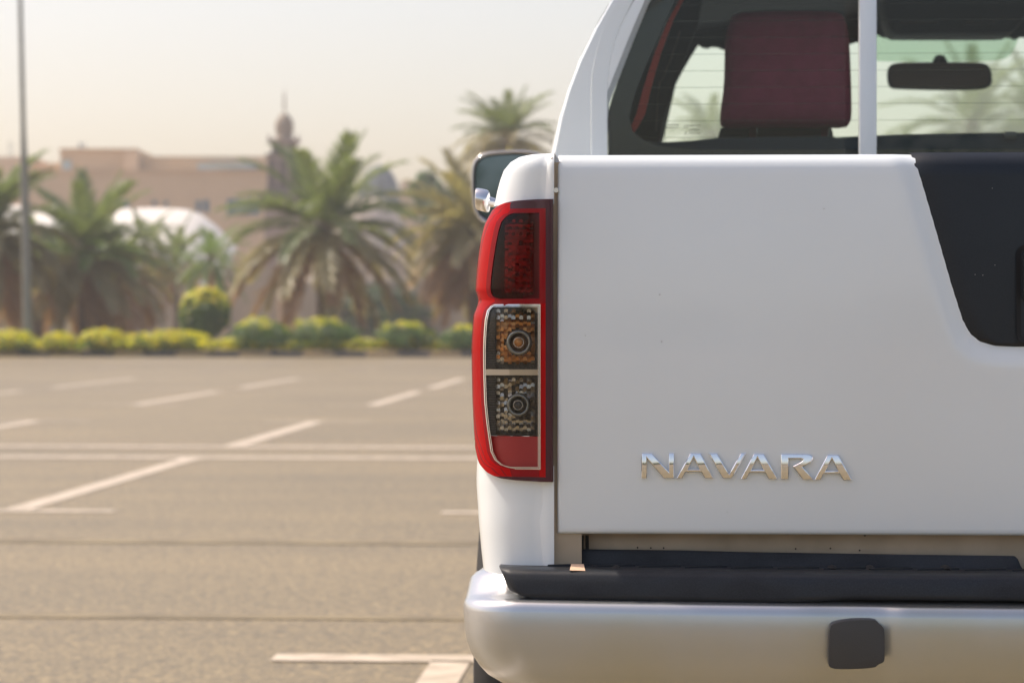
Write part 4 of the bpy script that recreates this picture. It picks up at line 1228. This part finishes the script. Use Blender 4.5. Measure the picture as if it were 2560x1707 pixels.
def full(half): return half + [(-x, z) for x, z in reversed(half[1:-1])]
# rear wall of cab: strips from outer outline to window opening
oh = Lout; nO = len(oh)
rear_o = [(-.0, .42), (-.6, .42), (-.893, .72), oh[3]] + oh[4:]
rear_i = [Lin[0], Lin[1], Lin[2], Lin[3]] + Lin[4:]
def ringmesh(name, ho, hi, yo, yi, mat, parent, lips=True):
    o_, i_ = full(ho), full(hi); m = len(o_)
    mid = [(a[0] * .12 + b[0] * .88, a[1] * .12 + b[1] * .88) for a, b in zip(o_, i_)]
    o1 = [(a[0] * .93 + b[0] * .07, a[1] * .93 + b[1] * .07) for a, b in zip(o_, i_)]
    rr = [[(x, yo + .03, z) for x, z in o_], [(x, yo + .004, z) for x, z in o1], [(x, yo, z) for x, z in mid], [(x, yi, z) for x, z in i_]]
    v, f = grid(rr, True); return mesh(name, v, f, mat, parent, smooth=True, auto=60)
cab_rear = ringmesh("cab_rear_wall", rear_o, rear_i, YR, YR + .03, M['paint'], truck)
# cab shell (sides + roof) lofted forward, openings for the side windows
outline_side = smooth_poly([(-.885, .42), (-.897, .55), (-.899, .75), (-.885, .98)] + oh[3:], 1, closed=False)
def shell(name, mat, inset, y0, y1, open_front=False):
    rows = []; ys = [y0 + (y1 - y0) * i / 24 for i in range(25)]
    half = outline_side
    for y in ys:
        row = []
        for (x, z) in half:
            t = sstep(1.5, 1.9, y)
            xx = x - (.0 if z > 1.3 else .02) * t - (.02 * t if z > 1.0 else 0)
            rise = .02 * math.sin(math.pi * max(0, min(1, (y - 1.5) / 1.6))) if z > 1.5 else 0
            if inset: 
                xx = min(0, xx + inset); rise -= inset * (1 if z > 1.55 else 0)
            row.append((xx, y, z + rise))
        rows.append(row + [(-p[0], p[1], p[2]) for p in reversed(row[:-1])])
    v, f = grid(rows); out = []
    for q in f:
        c = sum((Vector(v[t]) for t in q), Vector()) / 4
        if abs(c.x) > .55 and 1.16 < c.z < 1.60 and (1.74 < c.y < 2.28 or 2.42 < c.y < 3.1): continue
        out.append(q)
    return mesh(name, v, out, mat, truck, smooth=True)
cab = shell("cab_shell", M['paint'], 0, YR + .03, 3.10)
shell("headliner", M['interior'], .045, YR + .06, 3.08)
# side windows, doors
def side_x(z, dx=0): return interp([(p[1], p[0]) for p in oh[3:10]], z) + .035 + dx
for s in (-1, 1):
    for (a, b_) in ((1.72, 2.32), (2.40, 3.12)):
        rr = [[(s * -side_x(z, .012) * -1 if False else s * abs(side_x(z, .014)), y, z) for y in (a, b_)] for z in (1.14, 1.25, 1.38, 1.5, 1.61)]
        v, f = grid(rr); mesh("side_window", v, f, M['side_glass'], truck, smooth=True)
    for (a, b_) in ((1.62, 2.36), (2.38, 3.3)):
        hx = s * .905; v, f = box_vf(min(hx, hx + s * .012), max(hx, hx + s * .012), b_ - .62 if False else a + .06, a + .2, .96, .99); mesh("door_handle", v, f, M['chrome_rough'], truck)
    for yy in (1.60, 2.36, 3.30):
        v, f = box_vf(min(s * .9, s * .923), max(s * .9, s * .923), yy - .003, yy + .003, .5, 1.1); mesh("door_gap", v, f, M['dark'], truck)
    # front pillars
    A0 = Vector((s * .66, 3.08, zr_ + .08)); A1 = Vector((s * .80, 3.78, 1.10)); w_ = .05
    rr = [[(p.x - s * a, p.y + b, p.z) for a, b in ((0, -w_), (0, w_), (.09, w_), (.10, -w_))] for p in (A0, A0.lerp(A1, .33), A0.lerp(A1, .66), A1)]
    v, f = grid(rr, True); mesh("front_pillar", v, f, [M['interior']], truck)
    # front wing and door skin below belt
    v, f = box_vf(min(s * .60, s * .91), max(s * .60, s * .91), 3.10, 5.0, .62, 1.06); mesh("front_wing", v, f, M['paint'], truck, bevel=.05, seg=3, smooth=True, auto=60)
box("cab_floor", -.86, .86, 1.53, 3.2, .42, .50, M['interior'], truck)
box("hood", -.60, .60, 3.75, 5.0, .62, 1.09, M['paint'], truck, bevel=.05, seg=3)
box("front_bumper", -.88, .88, 5.0, 5.2, .40, .75, M['silver'], truck, bevel=.05, seg=3)
# windshield + header
rr = []
for i in range(9):
    t = i / 8; row = []
    for j in range(13):
        q = -1 + 2 * j / 12; x = q * (.72 + .12 * t); row.append((x, 3.10 + .70 * t + .06 * (1 - q * q), zr_ + .12 - (zr_ + .12 - 1.09) * t + .02 * (1 - q * q)))
    rr.append(row)
v, f = grid(rr); ws = mesh("windshield", v, f, M['wind_glass'], truck, smooth=True)
# pale green sun band, and the dark cowl/pillar trims that frame the glass from inside
yv = 3.02
bp_ = [L(a, b, yv) for a, b in smooth_poly([(2150, 70), (2560, 70), (2549, 90), (2536, 125), (2520, 145), (2490, 153), (2400, 155), (2230, 155), (2186, 153), (2150, 150)], 1)]
mesh("sun_band", [(x, yv, z) for x, z in bp_], [tuple(range(len(bp_)))], M['sunband'], ws)
yi = 2.95
# inside pillar trim on the left with scalloped visor edge
pl = [(1560, 380), (1641, 352), (1650, 325), (1659, 300), (1655, 290), (1672, 262), (1676, 232), (1683, 223), (1708, 174), (1728, 140), (1746, 111), (1757, 118), (1768, 120), (1780, 116), (1795, 117), (1806, 122), (1815, 124), (2130, 108), (2142, 104), (2180, 100), (2195, 84), (2206, 90), (2212, 93), (2530, 93), (2536, 98), (2544, 97), (2552, 92), (2700, 90), (2700, 3), (1660, 3), (1612, 40), (1580, 100), (1548, 200), (1530, 380)]
pp = [L(a, b, yi) for a, b in pl]
prism("header_trim", pp, yi, yi + .03, M['interior'], truck)
cons = [L(a, b, 2.7) for a, b in smooth_poly([(2205, -18), (2205, 40), (2212, 70), (2225, 92), (2240, 93.5), (2500, 93.5), (2520, 91), (2540, 70), (2560, 40), (2570, -18)], 1)]
prism("overhead_console", cons, 2.62, 2.78, M['interior'], truck, bevel=.008)
for a, b in ((2250, 2345), (2412, 2490)):
    x0, z0 = L(a, 59, 2.61); x1, z1 = L(b, 52, 2.61); box("console_slot", x0, x1, 2.612, 2.622, z0, z1, M['interior_lt'], truck, bevel=.002)
# dash, wheel, front seats (low, mostly hidden)
box("dashboard", -.74, .74, 3.15, 3.55, .90, 1.18, M['interior'], truck, bevel=.04, seg=3)
# rear-view mirror
mo = [(2219, 190), (2220, 173), (2226, 163), (2238, 158), (2262, 156), (2350, 155), (2440, 156), (2462, 158), (2474, 165), (2480, 182), (2482, 202), (2478, 214), (2466, 221), (2440, 224), (2350, 225), (2250, 222), (2230, 220), (2222, 212)]
mp_ = [L(a, b, 3.0) for a, b in smooth_poly(mo, 1)]
rv = prism("rear_view_mirror", list(reversed(mp_)), 3.0, 3.03, M['interior'], truck, bevel=.006, seg=3)
gp = [L(a, b, 2.995) for a, b in smooth_poly([(x + (5 if x < 2350 else -5), y + (4 if y < 190 else -4)) for x, y in mo], 1)]
mesh("mirror_glass", [(x, 2.9985, z) for x, z in gp], [tuple(range(len(gp)))], principled("dim_mirror", (.20, .17, .20), .25, .6), rv)
sx, sz = L(2351, 150, 3.02); v, f = lathe([(0, .02), (.012, .016), (.018, .004), (.018, -.01)], 16, 'z', (sx, 3.03, sz - .006)); mesh("mirror_stem", v, f, M['interior'], rv, smooth=True)

# rear seat back and headrests
sb = []
for (px, py) in ((1500, 352), (1640, 356), (1730, 352), (1798, 344), (1930, 342), (2080, 340), (2092, 344), (2150, 340), (2250, 336), (2330, 334), (2560, 331), (2700, 331)): sb.append(L(px, py, 1.72))
sb = [(-.66, sb[0][1])] + [p for p in sb if p[0] > -.66] + [(.70, sb[-1][1]), (.70, .85), (-.66, .85)]
prism("rear_seat_back", sb, 1.72, 1.86, M['interior'], truck, bevel=.006)
x0, z0 = L(2513, 346, 1.70); x1, z1 = L(2542, 329, 1.70); box("seat_latch", x0, x1, 1.70, 1.718, z0, z1, M['interior_lt'], truck, bevel=.003)
hr_px = [(1837, 29), (1900, 25), (1973, 23), (2050, 24), (2095, 27), (2110, 36), (2117, 55), (2124, 85), (2128, 150), (2131, 244), (2131, 290), (2127, 305), (2118, 317), (2050, 316), (1960, 315), (1870, 316), (1806, 316), (1801, 300), (1803, 270), (1811, 215), (1813, 150), (1814, 95), (1822, 55)]
def headrest(dx=0):
    yh = 1.84
    poly = [L(a, b, yh) for a, b in smooth_poly(hr_px, 1)]
    cx = sum(p[0] for p in poly) / len(poly); cz = sum(p[1] for p in poly) / len(poly); rr = []
    for (k, y) in ((.0, -.03), (.55, -.028), (.85, -.018), (.96, -.004), (1.0, .02), (1.0, .05), (.96, .08), (.85, .095), (.5, .1), (0, .1)):
        rr.append([(cx + (x - cx) * k + dx, yh + y, cz + (z - cz) * k) for x, z in poly])
    v, f = grid(rr, True); h_ = mesh("headrest", v, f, M['headrest'], truck, smooth=True)
    for px in (1882, 2062):
        x, z = L(px, 316, yh + .03); v, f = lathe([(.0085, z - .06), (.0085, z + .02)], 12, 'z', (x + dx, yh + .035, 0)); mesh("headrest_post", v, f, M['chrome_rough'], h_, smooth=True)
    return h_
headrest()
# lower maroon shoulder of the seat cover
lo = [L(a, b, 1.80) for a, b in ((1806, 300), (1860, 316), (1862, 352), (1797, 352), (1799, 330))]
st_ = [L(a, b, 1.96) for a, b in smooth_poly([(1796, 372), (1798, 322), (1812, 317), (2074, 317), (2082, 324), (2086, 372)], 1)]
prism("seat_top", st_, 1.96, 2.02, M['interior'], truck, bevel=.006)
# right-hand headrest outside the frame
headrest(.9)
# seat-belt strap and red trim along the left rear pillar
def ribbon(name, pts, wd, y, mat, thick=.006):
    a = [L(px - w_, py, y) for (px, py), w_ in zip(pts, wd)]; b = [L(px + w_, py, y) for (px, py), w_ in zip(pts, wd)]
    rr = [[(p[0], y, p[1]), (q[0], y, q[1]), (q[0], y + thick, q[1]), (p[0], y + thick, p[1])] for p, q in zip(a, b)]
    v, f = grid(rr, True); return mesh(name, v, f, mat, truck)
ribbon("red_pillar_trim", [(1712, -20), (1700, 8), (1680, 45), (1662, 88), (1646, 130), (1630, 180), (1615, 232), (1602, 285), (1586, 318), (1574, 338)], [5, 5.5, 6, 7, 8, 9, 10, 11, 9, 7], 1.60, M['redtrim'])
ribbon("seat_belt", [(1700, 78), (1690, 110), (1676, 150), (1660, 190), (1650, 208), (1645, 240), (1640, 330)], [1.6, 2, 2.2, 2, 3, 1.6, 1.4], 2.3, M['interior_lt'])
ribbon("inner_pillar", [(1730, -60), (1712, 60), (1676, 170), (1656, 250), (1640, 300), (1632, 380)], [34, 34, 26, 20, 16, 14], 2.36, M['interior'], .03)

# rear window: glass, black border, heater wires, maker's mark
wy = YR + .032
iw = full(Lin)
v = [(x, wy, z) for x, z in iw]
rw = mesh("rear_window", v, [tuple(range(len(v)))], M['rear_glass'], truck)
w2h = [(0.0, lz(1900, 372)[1]), lz(1900, 372), lz(1760, 371), lz(1680, 366), lz(1640, 360), lz(1600, 344), lz(1582, 326), lz(1572, 300), lz(1576, 270), lz(1592, 215), lz(1636, 110), lz(1680, 12), lz(1694, -18), (-.40, zi_ + .03), (0, zi_ + .035)]
# resample both to the same count
def resample(P, n):
    S = arcs(P); return [at_s(P, S, S[-1] * i / (n - 1)) for i in range(n)]
Lin_h = [(0, 1.235), (Lin[3][0], 1.235)] + Lin[3:]
fo = full(resample([(p[0] * .999, p[1]) for p in Lin], 60)); fi = full(resample(w2h, 60)); m = len(fo)
v = [(x, wy + .003, z) for x, z in fo] + [(x, wy + .003, z) for x, z in fi]
mesh("frit_border", v, [(i, (i + 1) % m, m + (i + 1) % m, m + i) for i in range(m)], M['frit'], rw)
for i in range(9):
    py = 10.5 + i * 41.6; _, z = L(1900, py, wy); xl = interp([(p[1], p[0]) for p in w2h[4:14]], z)
    xl = max(xl, -.72) 
    v, f = box_vf(xl, -xl, wy + .0015, wy + .002, z - .0005, z + .0005)
    mesh("heater_wire", v, f, M['heat'], rw)
x0, z0 = L(1663, 302, wy); x1, z1 = L(1663, 357, wy); v, f = box_vf(x0 - .0005, x0 + .0005, wy + .0012, wy + .0014, z1, z0); mesh("heater_wire", v, f, M['heat'], rw)
mk = []; mkf = []
rnd = random.Random(3)
for (a, b, py) in ((1669, 1697, 312), (1664, 1696, 319), (1712, 1720, 313), (1722, 1752, 314.5), (1711, 1721, 319), (1724, 1750, 323), (1722, 1748, 327.5), (1712, 1718, 331), (1722, 1752, 334), (1711, 1717, 336)):
    px = a
    while px < b:
        w_ = rnd.uniform(1.4, 3.2); x0, z0 = L(px, py + 1.1, wy); x1, z1 = L(min(b, px + w_), py - 1.1, wy); q, g = box_vf(x0, x1, wy + .0008, wy + .001, z0, z1)
        k = len(mk); mk += q; mkf += [tuple(t + k for t in h) for h in g]; px += w_ + rnd.uniform(.5, 1.2)
o = mesh("glass_mark", mk, mkf, M['frit'], rw)

# ---- white window guard of flat bars
yg = 1.33
gL = [(1544, 0), (1522, 40), (1502, 87), (1489, 125), (1480, 167), (1476.5, 205), (1476, 250), (1476, 400)]
gR = [(1583, 0), (1562, 40), (1545, 76), (1532, 115), (1524, 150), (1519.5, 185), (1518, 225), (1518, 400)]
def L3(p): return L(p[0], p[1], yg)
gl = [L3(p) for p in gL]; gr = [L3(p) for p in gR]
up = [(gl[0][0] + .03, gl[0][1] + .035), (gl[0][0] + .09, gl[0][1] + .085), (-.40, gl[0][1] + .105), (0, gl[0][1] + .11)]
upr = [(gr[0][0] + .022, gr[0][1] + .026), (gr[0][0] + .075, gr[0][1] + .058), (-.40, gl[0][1] + .072), (0, gl[0][1] + .077)]
A = [(p[0], p[1]) for p in reversed(gl)] + up; B = [(p[0], p[1]) for p in reversed(gr)] + upr
A[0] = (A[0][0], 1.02); B[0] = (B[0][0], 1.02)
A = resample(A, 50); B = resample(B, 50)
A = A + [(-x, z) for x, z in reversed(A[:-1])]; B = B + [(-x, z) for x, z in reversed(B[:-1])]
rr = [[(p[0] + .002 * (1 if p[0] < 0 else -1), yg, p[1]), (q[0], yg, q[1]), (q[0], yg + .03, q[1]), (p[0], yg + .03, p[1])] for p, q in zip(A, B)]
v, f = grid(rr, True); guard = mesh("window_guard", v, f, M['paint'], truck, bevel=0, smooth=True, auto=50)
xa, xb = LX(2149, yg), LX(2192, yg)
for s in (-1, 1):
    a, b_ = sorted((-s * xa * -1 if False else (xa if s < 0 else -xa), xb if s < 0 else -xb))
    box("guard_post", a, b_, yg + .001, yg + .029, 1.02, gl[0][1] + .078, M['paint'], guard, bevel=.002)
box("guard_foot_rail", gl[-1][0], -gl[-1][0], yg + .002, yg + .028, 1.00, 1.03, M['paint'], guard, bevel=.003)

# ---- left and right door mirrors
def door_mirror(side):
    ym = 3.05
    op = [(1177, 470), (1177, 440), (1179, 415), (1186, 398), (1198, 386), (1216, 380), (1250, 376.5), (1300, 374.5), (1340, 378), (1362, 390), (1370, 420), (1368, 470), (1355, 520), (1325, 548), (1280, 562), (1240, 566), (1212, 560), (1194, 547), (1182, 520)]
    P = [L(a, b, ym) for a, b in smooth_poly(op, 2)]
    cx = sum(p[0] for p in P) / len(P); cz = sum(p[1] for p in P) / len(P)
    def sc(k, y, sh=0): return [(cx + (x - cx) * k + sh, y, cz + (z - cz) * k) for x, z in P]
    rr = [sc(.90, ym + .008), sc(.945, ym), sc(.985, ym + .002), sc(1.0, ym + .012), sc(1.0, ym + .04), sc(.93, ym + .085), sc(.75, ym + .12), sc(.4, ym + .14), sc(0, ym + .145)]
    v, f = grid(rr, True)
    if side > 0: v = mir(v)
    o = mesh("door_mirror", v, f, M['mirror_shell'], truck, smooth=True)
    gl_ = sc(.905, ym + .009); 
    v = gl_ if side < 0 else mir(gl_); mesh("mirror_glass", v, [tuple(range(len(v)))], M['mirror_glass'], o)
    r2 = [sc(.905, ym + .0085), sc(.86, ym + .0075)]
    v, f = grid(r2, True); v = v if side < 0 else mir(v); mesh("glass_surround", v, f, M['dark'], o)
    x = cx + .07; a, b_ = sorted((side * abs(x), side * .84)) if True else None
    box("mirror_arm", min(side * .86, side * 1.0), max(side * .86, side * 1.0), ym + .03, ym + .09, cz - .09, cz - .05, M['mirror_shell'], o, bevel=.01)
door_mirror(-1); door_mirror(1)

# ---- specks and scuffs on the rear of the truck
rnd = random.Random(12)
def specks(name, pts, mat, parent):
    vv = []; ff = []
    for (x, y, z, r) in pts:
        k = len(vv); n = 6
        vv += [(x + r * rnd.uniform(.6, 1.2) * math.cos(q * 1.047), y, z + r * rnd.uniform(.5, 1.1) * math.sin(q * 1.047)) for q in range(n)]
        ff.append(tuple(range(k, k + n)))
    o = mesh(name, vv, ff, mat, parent); o["kind"] = "stuff"; return o
pts = []
for _ in range(8):
    px, py = rnd.uniform(2330, 2560), rnd.uniform(410, 830)
    x, z = L(px, py, 0)
    if trim_dist(x, z) < -.012: pts.append((x, ybar(z) + .0028, z, .0005))
specks("dust_speck", pts, M['lampwhite'], tg)
pts = []
for _ in range(9):
    px, py = rnd.uniform(1420, 2250), rnd.uniform(430, 1320); x, z = L(px, py, 0)
    if trim_dist(x, z) > .03: pts.append((x, ybar(z) - .0006, z, rnd.uniform(.0005, .0010)))
specks("stone_chip", pts, M['steel'], tg)
